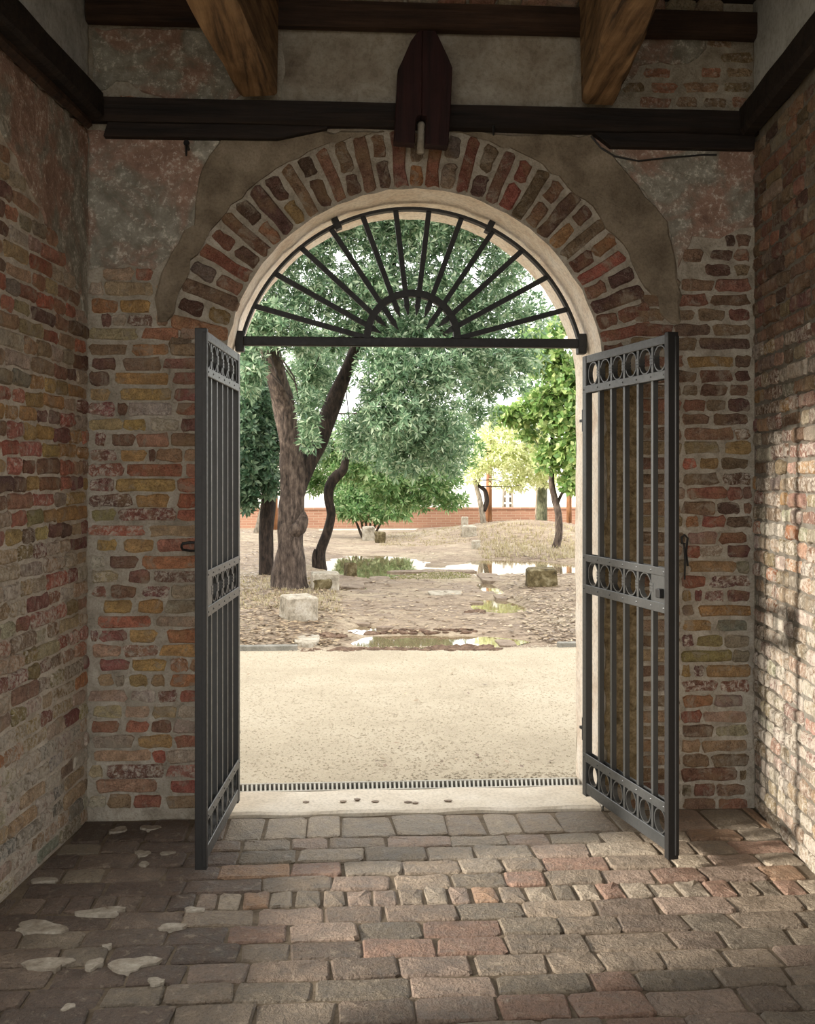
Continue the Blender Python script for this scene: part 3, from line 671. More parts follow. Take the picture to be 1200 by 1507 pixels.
tag(m.build('grate_bars', 'steel', gr), kind='stuff')

# ------------------------------------------------------------------ timber: wall beams, joists, pointed board
def rough_beam(name, p0, p1, w, hgt, mat, label, cat='beam', seg=10, jj=0.006, seed=0, taper=None, group=None):
    """beam along p0->p1 (centre of its bottom face), w wide, hgt high"""
    rr = random.Random(seed); p0, p1 = Vector(p0), Vector(p1); d = (p1 - p0); L = d.length; d.normalize(); s = Vector((d.y, -d.x, 0))
    m = MB(); vs = []; c = 0.018
    prof = [(-w / 2 + c, 0), (w / 2 - c, 0), (w / 2, c), (w / 2, hgt), (-w / 2, hgt), (-w / 2, c)]
    for i in range(seg + 1):
        t = i / seg; o = Vector((d.x, d.y, 0)) * (L * t)
        for a, b in prof: vs.append(tuple(s * (a + rr.uniform(-jj, jj)) + o + Vector((0, 0, b + (rr.uniform(-jj, jj) if b < hgt else 0)))))
    n = len(prof)
    m.add(vs, [(i * n + k, i * n + (k + 1) % n, (i + 1) * n + (k + 1) % n, (i + 1) * n + k) for i in range(seg) for k in range(n)] + [tuple(reversed(range(n))), tuple(seg * n + k for k in range(n))])
    o = m.build(name, mat); o.location = p0; tag(o, label, cat, group); return o
zb0, zb1 = 3.030, 3.126
rough_beam('wall_beam', (XL - 0.02, -0.035, zb0), (XR + 0.02, -0.035, zb0), 0.09, zb1 - zb0, 'dark_wood', 'long dark timber beam across the wall just above the brick arch', seed=1, jj=0.004)
for a, b, lab, sd in (((155, 200), (482, 200), 'dark wedge board under the cross beam left of the arch', 2), ((868, 200), (1106, 200), 'dark wedge board under the cross beam right of the arch', 3)):
    q0, q1 = on_wall(*a), on_wall(*b)
    z1 = zb0 + 0.004; z0 = on_wall(600, 211, -0.03).z
    m = MB(); poly = [(q0.x + (0 if sd == 3 else 0.02), z1), (q0.x + (0.09 if sd == 3 else 0), z0), (q1.x - (0.22 if sd == 2 else 0), z0 + (0.004 if sd == 2 else 0)), (q1.x, z1 - (0.012 if sd == 2 else 0)), (q1.x, z1)]
    m.prism(poly, -0.045, 0.0)
    tag(m.build('wedge_board', 'dark_wood', bevel=0.003), lab, 'board')
c0 = ML @ Vector((-5.1, -0.05, 0)); c1 = ML @ Vector((-0.085, -0.05, 0))
rough_beam('wall_beam', (c0.x, c0.y, zb0 - 0.01), (c1.x, c1.y, zb0 - 0.01), 0.10, 0.115, 'dark_wood', 'dark timber beam running along the left wall towards the viewer', seg=24, seed=4, jj=0.004)
c0 = ML @ Vector((-5.1, -0.032, 0)); c1 = ML @ Vector((-0.095, -0.032, 0))
rough_beam('wedge_board', (c0.x, c0.y, zb0 - 0.05), (c1.x, c1.y, zb0 - 0.05), 0.04, 0.036, 'brown_wood', 'thin brown board under the beam on the left wall', 'board', seg=24, seed=5, jj=0.004)
c0 = MR @ Vector((0.085, -0.045, 0)); c1 = MR @ Vector((5.1, -0.045, 0))
rough_beam('wall_beam', (c0.x, c0.y, zb0 - 0.01), (c1.x, c1.y, zb0 - 0.01), 0.09, 0.115, 'dark_wood', 'dark timber beam running along the right wall towards the viewer', seg=24, seed=6, jj=0.004)
zt0 = on_wall(600, 46, -0.05).z; zt1 = on_wall(600, 10, -0.05).z
rough_beam('top_plate', (XL + 0.01, -0.056, zt0), (XR - 0.005, -0.056, zt0), 0.08, zt1 - zt0, 'brown_wood', 'brown timber plate along the top of the wall under the ceiling', seed=7, jj=0.003)
# two big joists; they lie on the cross beam and run towards the viewer
for pa, pb, lab, sd in ((353, 411, 'massive oak ceiling joist left of the pointed board', 8), (848, 899, 'massive oak ceiling joist right of the pointed board', 9)):
    xa, xb = on_wall(pa, 150).x, on_wall(pb, 150).x; xc = (xa + xb) / 2
    e = Vector((xc, -0.09, 0)); far = e - SD * 5.0
    rough_beam('ceiling_joist', (e.x, e.y, zb1 + 0.008), (far.x, far.y, zb1 + 0.008), xb - xa, 3.638 - zb1 - 0.01, 'oak', lab, 'joist', seg=30, seed=sd, jj=0.008)
# pointed board with a slot
yb = -0.165
def pw(px, py): q = on_wall(px, py, yb); return (q.x, q.z)
m = MB()
left_half = [pw(616, 45), pw(605, 60), pw(591, 92), pw(586, 102), pw(583, 160), pw(580, 208), pw(611, 211), pw(612, 176), pw(616, 170), pw(621, 169)]
right_half = [pw(621, 169), pw(627, 171), pw(628, 177), pw(626, 212), pw(660, 215), pw(663, 170), pw(666, 100), pw(660, 85), pw(641, 45), pw(628, 45)]
board = empty('pointed_board', (on_wall(624, 215, yb).x, yb + 0.04, 2.93)); tag(board, 'pointed dark red wooden board hanging over the crown of the arch', 'board')
def rel(poly): return [(x - board.location.x, z - board.location.z) for x, z in poly]
mid_ = pw(625, 45)
m.prism(rel(left_half + [pw(622, 45)]), -0.04, 0.03); m.build('left_panel', 'red_wood', board, bevel=0.003)
m = MB(); m.prism(rel([pw(622, 45)] + right_half[:-1] ), -0.045, 0.03); m.build('right_panel', 'red_wood', board, bevel=0.003)
pb_ = on_wall(620, 215, yb + 0.045)
m = MB(); zz0, zz1 = on_wall(620, 226, -0.1).z, on_wall(620, 172, yb).z
m.tube([(0, 0, 0), (0.002, 0, (zz1 - zz0) * 0.8), (0.003, 0, zz1 - zz0 - 0.012), (0.003, 0, zz1 - zz0)], [0.016, 0.016, 0.018, 0.010], 10)
o = m.build('stone_peg', 'plaster_pale', smooth=True); o.location = (pb_.x, -0.098, zz0); tag(o, 'round-headed grey peg in the slot of the pointed board', 'peg')
# nails and hooks
for px, py, lab in ((275, 214, 'small rusty iron nail under the left wedge board'), (726, 184, 'small iron nail head on the cross beam right of the pointed board')):
    q = on_wall(px, py, -0.06); m = MB(); m.tube([(0, 0.06, 0), (0, 0.0, 0.0), (0, -0.012, -0.01), (0, -0.014, -0.05)], [0.007, 0.007, 0.007, 0.004], 6); m.tube([(0, -0.006, 0.008), (0, -0.014, 0.010)], [0.014, 0.012], 8)
    o = m.build('iron_nail', 'iron_dark'); o.location = q; tag(o, lab, 'nail')
q = on_wall(274, 804, -0.01); m = MB(); m.tube([(-0.018, -0.018, 0), (-0.012, -0.02, 0.013), (0.02, -0.02, 0.018), (0.06, -0.02, 0.018), (0.06, -0.02, -0.018), (0.02, -0.02, -0.018), (-0.012, -0.02, -0.013), (-0.018, -0.018, 0)], [0.006] * 8, 6); m.box((0.04, -0.03, -0.02), (0.075, 0.03, 0.02))
o = m.build('wall_staple', 'iron_dark'); o.location = q; tag(o, 'black iron staple in the wall beside the left gate leaf', 'staple')
q = on_wall(1007, 800, -0.012); m = MB(); m.tube([(0, 0.02, 0), (0, -0.01, 0), (-0.012, -0.012, 0.0), (-0.014, -0.012, 0.03), (0.0, -0.012, 0.04), (0.013, -0.012, 0.025), (0.006, -0.012, -0.04), (0.014, -0.012, -0.10)], [0.005] * 8, 6); m.tube([(-0.004, -0.016, 0.0), (0.0, -0.016, -0.08), (-0.002, -0.016, -0.16)], [0.004] * 3, 6)
o = m.build('wire_hook', 'iron_dark'); o.location = q; tag(o, 'looped black wire hook hanging on the wall beside the right gate leaf', 'hook')
pts = [on_wall(*p, -0.014) for p in ((870, 200), (885, 218), (905, 230), (940, 237), (985, 232), (1035, 228), (1055, 228))]
m = MB(); m.tube(pts, [0.004] * len(pts), 6); tag(m.build('wire', 'iron_dark'), 'thin dark wire sagging over the render under the right wedge board', 'wire')

# ------------------------------------------------------------------ wrought-iron fanlight
FY = 0.25
fan = empty('iron_fanlight', (OX, FY, 2.10)); tag(fan, 'black wrought-iron sunburst fanlight set into the arch', 'fanlight')
tz = on_wall(600, 504, FY).z - 2.10
FR = OR - 0.022; cz = OZ - 2.10
am = math.asin((tz - cz) / FR)
m = MB(); m.arcbar((0, cz), FR - 0.014, FR, am - 0.06, math.pi - am + 0.06, -0.02, 0.02, 56); m.build('arch_frame', 'iron_dark', fan)
hx = math.sqrt(FR ** 2 - (tz - cz) ** 2)
m = MB(); m.box((-hx - 0.01, -0.02, tz - 0.021), (hx + 0.01, 0.02, tz + 0.021)); m.build('transom_bar', 'iron_dark', fan, bevel=0.004)
sc = 4.97 / FPX
hc = on_wall(607, 500, FY); hubx, hubz = hc.x - OX, tz + 0.018
m = MB(); m.arcbar((hubx, hubz), 0.195, 0.228, 0.0, math.pi, -0.018, 0.018, 28); m.build('hub_arc', 'iron_dark', fan)
fz = on_wall(607, 516, FY).z - 2.10
for i in range(12):
    a = math.radians(15.3 + 13.58 * i); d = Vector((math.cos(a), 0, math.sin(a)))
    # reach the arch frame
    o0 = Vector((hubx, 0, fz)); cc = Vector((0, 0, cz)); q = o0 - cc; bb = q.dot(d); L = -bb + math.sqrt(bb * bb - q.dot(q) + (FR - 0.01) ** 2)
    rin = 0.115 if i in (3, 8) else 0.165
    if i in (0, 11): rin = 0.15
    m = MB(); m.bar(o0 + d * (rin + 0.05), o0 + d * L, 0.016, 0.024); m.bar(o0 + d * rin, o0 + d * (rin + 0.05), 0.004, 0.003, w1=0.018, h1=0.030)
    m.build('spoke', 'iron_dark', fan)
for px, py in ((492, 322), (727, 322)):
    q = on_wall(px, py, FY); m = MB(); a = math.atan2(q.z - 2.10 - cz, q.x - OX); d = Vector((math.cos(a), 0, math.sin(a))); base = Vector((0, 0, cz)) + d * (FR - 0.01)
    m.bar(base - d * 0.02, base + d * 0.035, 0.05, 0.03); m.build('clip', 'iron_dark', fan)
for s in (-1, 1):
    m = MB(); m.box((s * (hx + 0.0) - 0.02, -0.03, tz - 0.05), (s * hx + 0.02, 0.03, tz + 0.045)); m.build('end_bracket', 'iron_dark', fan, bevel=0.004)

# ------------------------------------------------------------------ gate leaves
RAILS = [(2.005, 2.040), (1.871, 1.904), (1.114, 1.146), (0.972, 1.010), (0.212, 0.250), (0.068, 0.118)]
def gate_leaf(hx_, hy_, nx_, ny_, label, side):
    d = Vector((nx_ - hx_, ny_ - hy_)); Wd = d.length
    g = empty('gate_leaf', (hx_, hy_, 0.0), math.atan2(d.y, d.x)); tag(g, label, 'gate', 'two leaves of the wrought-iron gate')
    # face = side towards the passage centre; local y: +1 is to the left of the leaf's direction
    fs = 1 if side < 0 else -1
    t = 0.010
    m = MB(); m.box((0.0, -0.016, 0.055), (0.042, 0.016, 2.04)); m.build('hinge_stile', 'iron', g, bevel=0.003)
    m = MB(); m.box((Wd - 0.030, -0.024, 0.045), (Wd, 0.020, 2.045)); m.box((Wd - 0.002, 0.004, 0.06), (Wd + 0.006, 0.020, 2.03)); m.build('meeting_stile', 'iron_dark', g, bevel=0.002)
    xs = [0.042 + (Wd - 0.072) * i / 6 for i in range(7)]
    for k, (z0, z1) in enumerate(RAILS):
        m = MB()
        if k in (0, 5): m.box((0.004, -0.014, z0), (Wd - 0.03, 0.014, z1))
        else: m.box((0.004, -0.017, z0), (Wd - 0.03, -0.011, z1)).box((0.004, 0.011, z0), (Wd - 0.03, 0.017, z1))
        rail = m.build('rail', 'iron', g, bevel=0.002)
        if k not in (0, 5):
            m = MB()
            for x in [0.02] + xs[1:6] + [Wd - 0.05]:
                for s in (-1, 1): m.add([(x + 0.006 * math.cos(a * math.pi / 3), s * 0.0165, (z0 + z1) / 2 + 0.006 * math.sin(a * math.pi / 3)) for a in range(6)] + [(x, s * 0.021, (z0 + z1) / 2)], [(a, (a + 1) % 6, 6) for a in range(6)])
            tag(m.build('rivets', 'iron', rail), kind='stuff')
    for x in xs[1:6]:
        m = MB(); m.box((x - 0.009, -0.0105, 0.10), (x + 0.009, 0.0105, 2.01)); m.build('bar', 'iron', g)
    for (za, zb), n in (((RAILS[1][1], RAILS[0][0]), 6), ((RAILS[3][1], RAILS[2][0]), 5), ((RAILS[5][1], RAILS[4][0]), 6)):
        zc, r = (za + zb) / 2, (zb - za) / 2 + 0.002
        for i in range(n):
            m = MB(); m.arcbar(((xs[i] + xs[i + 1]) / 2, zc), r - 0.006, r, 0, 2 * math.pi, -0.010, 0.010, 24, closed=True); m.build('ring', 'iron', g)
        if za > 0.5:
            for i in range(1, n + (0 if n == 6 else 1)):
                if i > 5: continue
                m = MB()
                for dz in (-0.012, 0.0, 0.012): m.box((xs[i] - 0.015, -0.014, zc + dz - 0.005), (xs[i] + 0.015, 0.014, zc + dz + 0.005))
                m.build('collar', 'iron', g)
    m = MB(); m.box((xs[5] + 0.012, -0.013, 1.0), (Wd - 0.028, 0.013, 1.125)); lp = m.build('lock_plate', 'iron', g, bevel=0.002)
    if side > 0:
        m = MB(); m.box((Wd - 0.085, -0.034, 1.03), (Wd - 0.052, -0.012, 1.065)); m.build('lock_bolt', 'iron_dark', lp, bevel=0.003)
    for z in (0.35, 1.75):
        m = MB(); m.tube([(-0.006, 0, z - 0.05), (-0.006, 0, z + 0.05)], [0.014, 0.014], 10); m.bar((-0.006, 0, z), (-0.045, 0.0, z), 0.02, 0.012); m.build('hinge', 'iron_dark', g)
    return g
gate_leaf(-0.786, 0.05, -0.838, -0.75, 'open iron gate leaf on the left, swung inward and seen nearly edge-on', -1)
gate_leaf(0.786, 0.05, 0.936, -0.757, 'open iron gate leaf on the right, with rings, rivets and a lock plate', 1)

# ------------------------------------------------------------------ ground outside
GY = 4.52                                            # far edge of the gravel
m = MB(); nx, ny = 60, 24
def hg(x, y): return -0.006 + 0.012 * noise.noise(Vector((x * 0.7, y * 0.7, 3)))
xs_ = [-9 + 18 * i / nx for i in range(nx + 1)]; ys_ = [0.478 + (GY - 0.478) * j / ny for j in range(ny + 1)]
m.add([(x, y, hg(x, y) if j else -0.004) for j, y in enumerate(ys_) for x in xs_], [(j * (nx + 1) + i, j * (nx + 1) + i + 1, (j + 1) * (nx + 1) + i + 1, (j + 1) * (nx + 1) + i) for j in range(ny) for i in range(nx)])
gravel = m.build('gravel_yard', 'gravel', fix=False, smooth=True); tag(gravel, kind='structure')
def scatter_stones(name, parent, n, xr, yr, s0, s1, mat, zf, label=None):
    rr = random.Random(9); vs, fs = [], []
    octf = [(0, 2, 4), (2, 1, 4), (1, 3, 4), (3, 0, 4), (2, 0, 5), (1, 2, 5), (3, 1, 5), (0, 3, 5)]
    for _ in range(n):
        x, y = rr.uniform(*xr), rr.uniform(*yr); s = rr.uniform(s0, s1); z = zf(x, y); a = rr.uniform(0, 3); c, d = math.cos(a) * s, math.sin(a) * s; o = len(vs)
        vs += [(x + c, y + d, z), (x - c, y - d, z), (x - d, y + c, z), (x + d, y - c, z), (x, y, z + s * rr.uniform(0.35, 0.65)), (x, y, z - s * 0.5)]
        fs += [tuple(i + o for i in f) for f in octf]
    mm = MB(); mm.add(vs, fs); o = mm.build(name, mat, parent, fix=False); o['kind'] = 'stuff'; return o
scatter_stones('pebbles', gravel, 26000, (-2.1, 2.3), (0.5, GY + 0.15), 0.004, 0.011, 'pebble', hg)

PUD = []                                             # puddles: centre, half sizes on the ground
def pud(px, py, hw, hh):
    c = on_ground(px, py); a = on_ground(px, py - hh); b = on_ground(px, py + hh); d = (c - CAM).dot(FWD)
    PUD.append((c.x, (a.y + b.y) / 2, hw * d / FPX, (a.y - b.y) / 2))
pud(640, 943, 112, 9); pud(548, 832, 76, 15); pud(765, 835, 100, 12); pud(733, 891, 34, 10); pud(540, 926, 30, 6); pud(722, 866, 16, 8); pud(518, 866, 20, 6)
def hd(x, y):
    p = Vector((x, y, 0)); d = (p - CAM).dot(FWD); px = px_of((x, y, 0))
    h = 0.020 * noise.noise(Vector((x * 0.9, y * 0.9, 0))) + 0.012 * noise.noise(Vector((x * 3.3, y * 5, 1))) + 0.014
    t = min(1, max(0, (y - GY) / 0.5)); h = h * t - 0.012 * (1 - t)
    path = max(0, 1 - abs(x - 0.7) / 1.9)
    h += 0.05 * t * (1 - min(1, path * 1.6))
    def hill(cx, cy, rx, ry, hh):
        q = ((x - cx) / rx) ** 2 + ((y - cy) / ry) ** 2; return hh * math.exp(-q * 1.6)
    h += hill(4.2, 20.5, 2.6, 3.6, 0.36) + hill(-3.0, 18.5, 2.4, 3.5, 0.20)
    for cx, cy, rx, ry in PUD:
        q = math.sqrt(((x - cx) / rx) ** 2 + ((y - cy) / ry) ** 2) + 0.25 * noise.noise(Vector((x * 2, y * 2, 7)))
        if q < 1.35: k = min(1, (1.35 - q) / 0.5); h = h * (1 - k) + (-0.035) * k
    return h
m = MB()
xs_ = [-30, -20, -14, -10, -8] + [-7 + 0.085 * i for i in range(int(15 / 0.085))] + [8.2, 10, 14, 20, 30]
ys_ = []; y = GY - 0.02
while y < 31: ys_.append(y); y += 0.05 + 0.0045 * (y - GY)
ys_ += [34, 40, 60]
NX = len(xs_)
m.add([(x, y, hd(x, y)) for y in ys_ for x in xs_], [(j * NX + i, j * NX + i + 1, (j + 1) * NX + i + 1, (j + 1) * NX + i) for j in range(len(ys_) - 1) for i in range(NX - 1)])
garden = m.build('garden_ground', 'earth', fix=False, smooth=True); tag(garden, kind='structure')
m = MB(); m.add([(-30, -25, -0.13), (30, -25, -0.13), (30, GY, -0.13), (-30, GY, -0.13)], [(0, 1, 2, 3)])
yard = m.build('outer_yard', 'gravel', fix=False); tag(yard, kind='structure')
PL = ['long bright puddle just beyond the gravel edge', 'wide puddle beside the curved dark tree trunk', 'wide bright puddle in front of the grassy mound', 'small greenish puddle in the right rut of the path', 'small shallow puddle left of the long bright one', 'narrow puddle between grey slabs right of the path', 'small puddle beside the low stone block with a hollow']
for (cx, cy, rx, ry), lab in zip(PUD, PL):
    m = MB(); n = 36; m.add([(rx * 1.25 * math.cos(2 * math.pi * i / n) * (1 + jit(0.05)), ry * 1.25 * math.sin(2 * math.pi * i / n), 0) for i in range(n)], [tuple(range(n))])
    o = m.build('puddle', 'water', fix=False); o.location = (cx, cy, -0.012); tag(o, lab, 'puddle', 'puddles on the garden path')

def rock(name, cx, cy, z0, w, dp, hgt, mat, label, cat='stone', rz=0.0, seed=0, rnd=0.06, group=None, parent=None, cuts=2):
    bm = bmesh.new(); bmesh.ops.create_cube(bm, size=1.0)
    bmesh.ops.bevel(bm, geom=list(bm.edges), offset=0.05 + rnd * 0.5, segments=1, affect='EDGES')
    bmesh.ops.subdivide_edges(bm, edges=list(bm.edges), cuts=cuts, use_grid_fill=True)
    for v in bm.verts:
        nn = noise.noise_vector(v.co * 2.2 + Vector((seed * 3.1, 0, 0))); n2 = noise.noise_vector(v.co * 6 + Vector((seed, 5, 0)))
        v.co += nn * rnd + n2 * rnd * 0.4
        v.co = Vector((v.co.x * w, v.co.y * dp, (v.co.z + 0.5) * hgt))
    bmesh.ops.triangulate(bm, faces=bm.faces)
    me = bpy.data.meshes.new(name); bm.to_mesh(me); bm.free(); me.materials.append(MAT[mat])
    o = link(name, me, parent); o.location = (cx, cy, z0); o.rotation_euler = (0, 0, rz)
    if label: tag(o, label, cat, group)
    return o
def grock(px, py, wpx, hpx, dp, mat, label, rz=0.0, seed=0, rnd=0.05, name='stone_block', cat='stone'):
    """stone whose foot is at (px, py) in the photo"""
    g = on_ground(px, py); d = (g - CAM).dot(FWD); z = hd(g.x, g.y)
    for _ in range(4):
        g = on_ground(px, py, z); z = hd(g.x, g.y)
    d = (g - CAM).dot(FWD); w = wpx * d / FPX; hh = hpx * d / FPX
    return rock(name, g.x, g.y + dp / 2, z - 0.03, w, dp, hh + 0.03, mat, label, cat, rz, seed, rnd)
grock(439, 915, 46, 36, 0.34, 'limestone', 'pale square limestone block in front of the forked tree', 0.35, 1, 0.03)
grock(478, 868, 41, 24, 0.4, 'limestone', 'low grey stone block with a dark mossy hollow behind the pale square block', 0.05, 2, 0.03)
b2 = bpy.context.scene.objects['stone_block.001'] if 'stone_block.001' in bpy.context.scene.objects else None
grock(801, 864, 44, 26, 0.4, 'mossy_stone', 'dark mossy stone block on the right by the puddle', -0.1, 3, 0.05)
grock(543, 796, 18, 20, 0.3, 'limestone', 'upright rounded stone stump at the foot of the leafy shrub', 0.1, 4, 0.09)
grock(560, 799, 12, 16, 0.25, 'mossy_stone', 'small dark stone beside the upright stone stump', 0.4, 5, 0.1)
grock(685, 786, 9, 17, 0.2, 'limestone', 'thin upright stone post on the right edge of the path', 0.0, 6, 0.04)
grock(692, 796, 18, 16, 0.3, 'limestone', 'squat pale stone block under the forked thin tree', 0.2, 7, 0.07)
grock(702, 808, 12, 12, 0.25, 'limestone', 'small pale stone nearest the pale dry grass patch', -0.2, 8, 0.07)
grock(516, 848, 15, 19, 0.22, 'mossy_stone', 'small dark mossy rock between the stone block and the puddle', 0.3, 9, 0.1)
# hollow on the front of the low block
if b2:
    rock('hollow', b2.location.x - 0.02, b2.location.y - 0.2, b2.location.z + 0.03, 0.22, 0.05, 0.13, 'mossy_stone', None, seed=12, rnd=0.16)
    h_ = bpy.context.scene.objects['hollow']; w_ = h_.location.copy(); h_.parent = b2; h_.matrix_parent_inverse = (Matrix.Translation(b2.location) @ Matrix.Rotation(b2.rotation_euler.z, 4, 'Z')).inverted()

# kerb along the far edge of the gravel
def kerb(pxa, pxb, py, lab):
    a, b = on_ground(pxa, py), on_ground(pxb, py); a.y = b.y = GY
    m = MB(); m.box((a.x, GY - 0.04, -0.08), (b.x, GY + 0.04, 0.035)); o = m.build('kerb_stone', 'grass_earth', bevel=0.006); tag(o, lab, 'kerb')
kerb(200, 438, 955, 'low grey kerb strip at the left end of the gravel edge'); kerb(826, 1000, 955, 'low grey kerb strip at the right end of the gravel edge')
# flat stones showing through the path
def slab(px, py, wpx, hpx, mat='limestone', seed=0, name='flagstone'):
    c = on_ground(px, py); d = (c - CAM).dot(FWD); w = wpx * d / FPX / 2; y0 = on_ground(px, py + hpx / 2).y; y1 = on_ground(px, py - hpx / 2).y
    rr = random.Random(seed * 13 + 1); m = MB(); n = 10; pts = []
    for i in range(n):
        a = 2 * math.pi * i / n; q = max(abs(math.cos(a)), abs(math.sin(a))) ** 0.75; f = (1 + rr.uniform(-0.12, 0.12)) / q
        pts.append((c.x + w * f * math.cos(a), (y0 + y1) / 2 + (y1 - y0) / 2 * f * math.sin(a)))
    z = max(hd(*p) for p in pts + [(c.x, c.y)]) * 0.5 + (0.02 if seed in (0, 2, 1) else 0.006)
    m.add([(x, y, z) for x, y in pts] + [(x, y, z - 0.07) for x, y in pts], [tuple(range(n))] + [(i, i + n, (i + 1) % n + n, (i + 1) % n) for i in range(n)])
    return m.build(name, mat, garden, bevel=0.006)
for i, (px, py, w, h) in enumerate([(656, 876, 52, 7), (722, 853, 34, 12), (452, 946, 36, 13), (715, 875, 30, 6), (738, 880, 20, 6), (640, 841, 130, 3), (520, 862, 36, 9), (560, 851, 30, 5), (760, 921, 30, 8), (745, 945, 26, 10), (515, 885, 30, 6), (700, 905, 24, 5)]): slab(px, py, w, h, 'limestone' if i in (0, 2) else 'path_stone', i)
rr = random.Random(21)
for i in range(70):
    py = rr.uniform(856, 930); px = rr.uniform(500, 700) + (py - 850) * rr.uniform(-0.5, 0.3); slab(px, py, rr.uniform(18, 50), rr.uniform(2.5, 5), 'path_stone', 100 + i) if 'path_stone' in MAT else None

# leaf litter, dry grass, clods
def leaves_flat(name, n, region, size, mat, zf, parent, seed=1, keep=None, lift=0.02):
    rr = random.Random(seed); vs, fs = [], []; k = 0; tries = 0
    while k < n and tries < n * 6:
        tries += 1; px, py = rr.uniform(region[0], region[2]), rr.uniform(region[1], region[3])
        if keep and not keep(px, py): continue
        p = on_ground(px, py); z = zf(p.x, p.y) + 0.004
        if z < 0.0: continue
        s = rr.uniform(*size); a = rr.uniform(0, 6.28); d = Vector((math.cos(a), math.sin(a), rr.uniform(-0.2, 0.2))) * s; e = Vector((-math.sin(a), math.cos(a), rr.uniform(-0.3, 0.3))) * s * 0.45
        o = len(vs); c = Vector((p.x, p.y, z + rr.uniform(0.004, lift)))
        vs += [tuple(c - d), tuple(c + e), tuple(c + d), tuple(c - e)]; fs.append((o, o + 1, o + 2, o + 3)); k += 1
    m = MB(); m.add(vs, fs); o = m.build(name, mat, parent, fix=False); o['kind'] = 'stuff'; return o
side_keep = lambda px, py: (px < 470 + (py - 800) * 0.2 or px > 735 + (py - 850) * 0.5) or random.Random(int(px * 7 + py * 131)).random() < 0.25
leaves_flat('leaf_litter', 17000, (230, 786, 960, 952), (0.015, 0.042), 'litter', hd, garden, 2, side_keep)
leaves_flat('dry_leaves', 60, (350, 960, 850, 1140), (0.010, 0.028), 'litter', hg, gravel, 3)
def tufts(name, n, region, hgt, mat, seed, keep=None):
    rr = random.Random(seed); vs, fs = [], []
    for _ in range(n):
        px, py = rr.uniform(region[0], region[2]), rr.uniform(region[1], region[3]); p = on_ground(px, py)
        if keep and not keep(px, py): continue
        z = hd(p.x, p.y) - 0.01
        if z < -0.015: continue
        for _b in range(5):
            a = rr.uniform(0, 6.28); b = Vector((p.x + rr.uniform(-0.05, 0.05), p.y + rr.uniform(-0.05, 0.05), z)); t = b + Vector((math.cos(a) * 0.5, math.sin(a) * 0.5, 1)) * rr.uniform(0.5, 1) * hgt; s = Vector((-math.sin(a), math.cos(a), 0)) * 0.008; o = len(vs)
            vs += [tuple(b - s), tuple(b + s), tuple(t)]; fs.append((o, o + 1, o + 2))
    m = MB(); m.add(vs, fs); o = m.build(name, mat, garden, fix=False); o['kind'] = 'stuff'; return o
tufts('dry_grass', 800, (705, 795, 860, 826), 0.10, 'dry_grass', 4)
tufts('dry_grass', 500, (345, 855, 500, 905), 0.06, 'dry_grass', 5)
tufts('moss_grass', 900, (560, 843, 690, 853), 0.03, 'moss', 6)
tufts('far_grass', 500, (560, 786, 690, 806), 0.05, 'dry_grass', 7)
def clods(name, segs, mat, seed, label):
    rr = random.Random(seed); bm = bmesh.new()
    for pxa, pxb, py, wob, s0, s1, n in segs:
        for i in range(n):
            px = rr.uniform(pxa, pxb); p = on_ground(px, py + rr.uniform(-wob, wob)); s = rr.uniform(s0, s1)
            r = bmesh.ops.create_icosphere(bm, subdivisions=1, radius=s)
            for v in r['verts']: v.co = Vector((v.co.x * rr.uniform(1.0, 1.9), v.co.y * 1.1, v.co.z * 0.55 * rr.uniform(0.6, 1.3))) + Vector((p.x, p.y, max(hd(p.x, p.y), -0.012)))
    me = bpy.data.meshes.new(name); bm.to_mesh(me); bm.free(); me.materials.append(MAT[mat]); o = link(name, me, garden); o['kind'] = 'stuff'; return o
MAT['mud'] = rock_mat('dark_wet_mud', [(0.3, (71, 56, 44)), (0.5, (104, 83, 68)), (0.7, (133, 111, 92))], 14, 0.9, 0.9, 0.02)
clods('mud_clods', [(500, 730, 954, 1.5, 0.015, 0.045, 150), (540, 700, 931, 1.5, 0.015, 0.04, 80), (475, 506, 939, 2, 0.02, 0.05, 40), (420, 520, 955, 2, 0.01, 0.03, 40), (640, 720, 951, 2, 0.02, 0.05, 40), (690, 710, 902, 2, 0.02, 0.06, 14), (500, 700, 895, 40, 0.006, 0.02, 90)], 'mud', 8, '')

# ------------------------------------------------------------------ garden walls at the back
b0 = at_d(600, 780, 29.2); gwy = b0.y
wtop = 0.62
gw = empty('garden_wall', (0, gwy, 0)); tag(gw, 'low orange brick garden wall across the back of the garden', 'wall')
m = MB(); m.box((-16, 0, -0.3), (18, 0.3, wtop - 0.06)); m.build('brickwork', 'far_brick', gw)
m = MB(); m.box((-16, -0.03, wtop - 0.06), (18, 0.33, wtop)); m.build('coping', 'far_brick', gw, bevel=0.01)
m = MB(); m.box((-9.2, gwy - 0.9, -0.2), (18, gwy - 0.02, 0.05)); o = m.build('garden_walk', 'threshold'); tag(o, 'pale paved strip at the foot of the low brick garden wall', 'path')
wb = empty('white_building', (0, gwy + 4.0, 0)); tag(wb, 'long white rendered building behind the garden wall', 'building')
m = MB(); m.box((-20, 0, -0.3), (22, 4, 2.5)); m.build('rendered_wall', 'white_render', wb)
m = MB(); m.box((-20.05, -0.04, 2.5), (22.05, 4.05, 2.58)); m.build('parapet', 'white_render', wb)
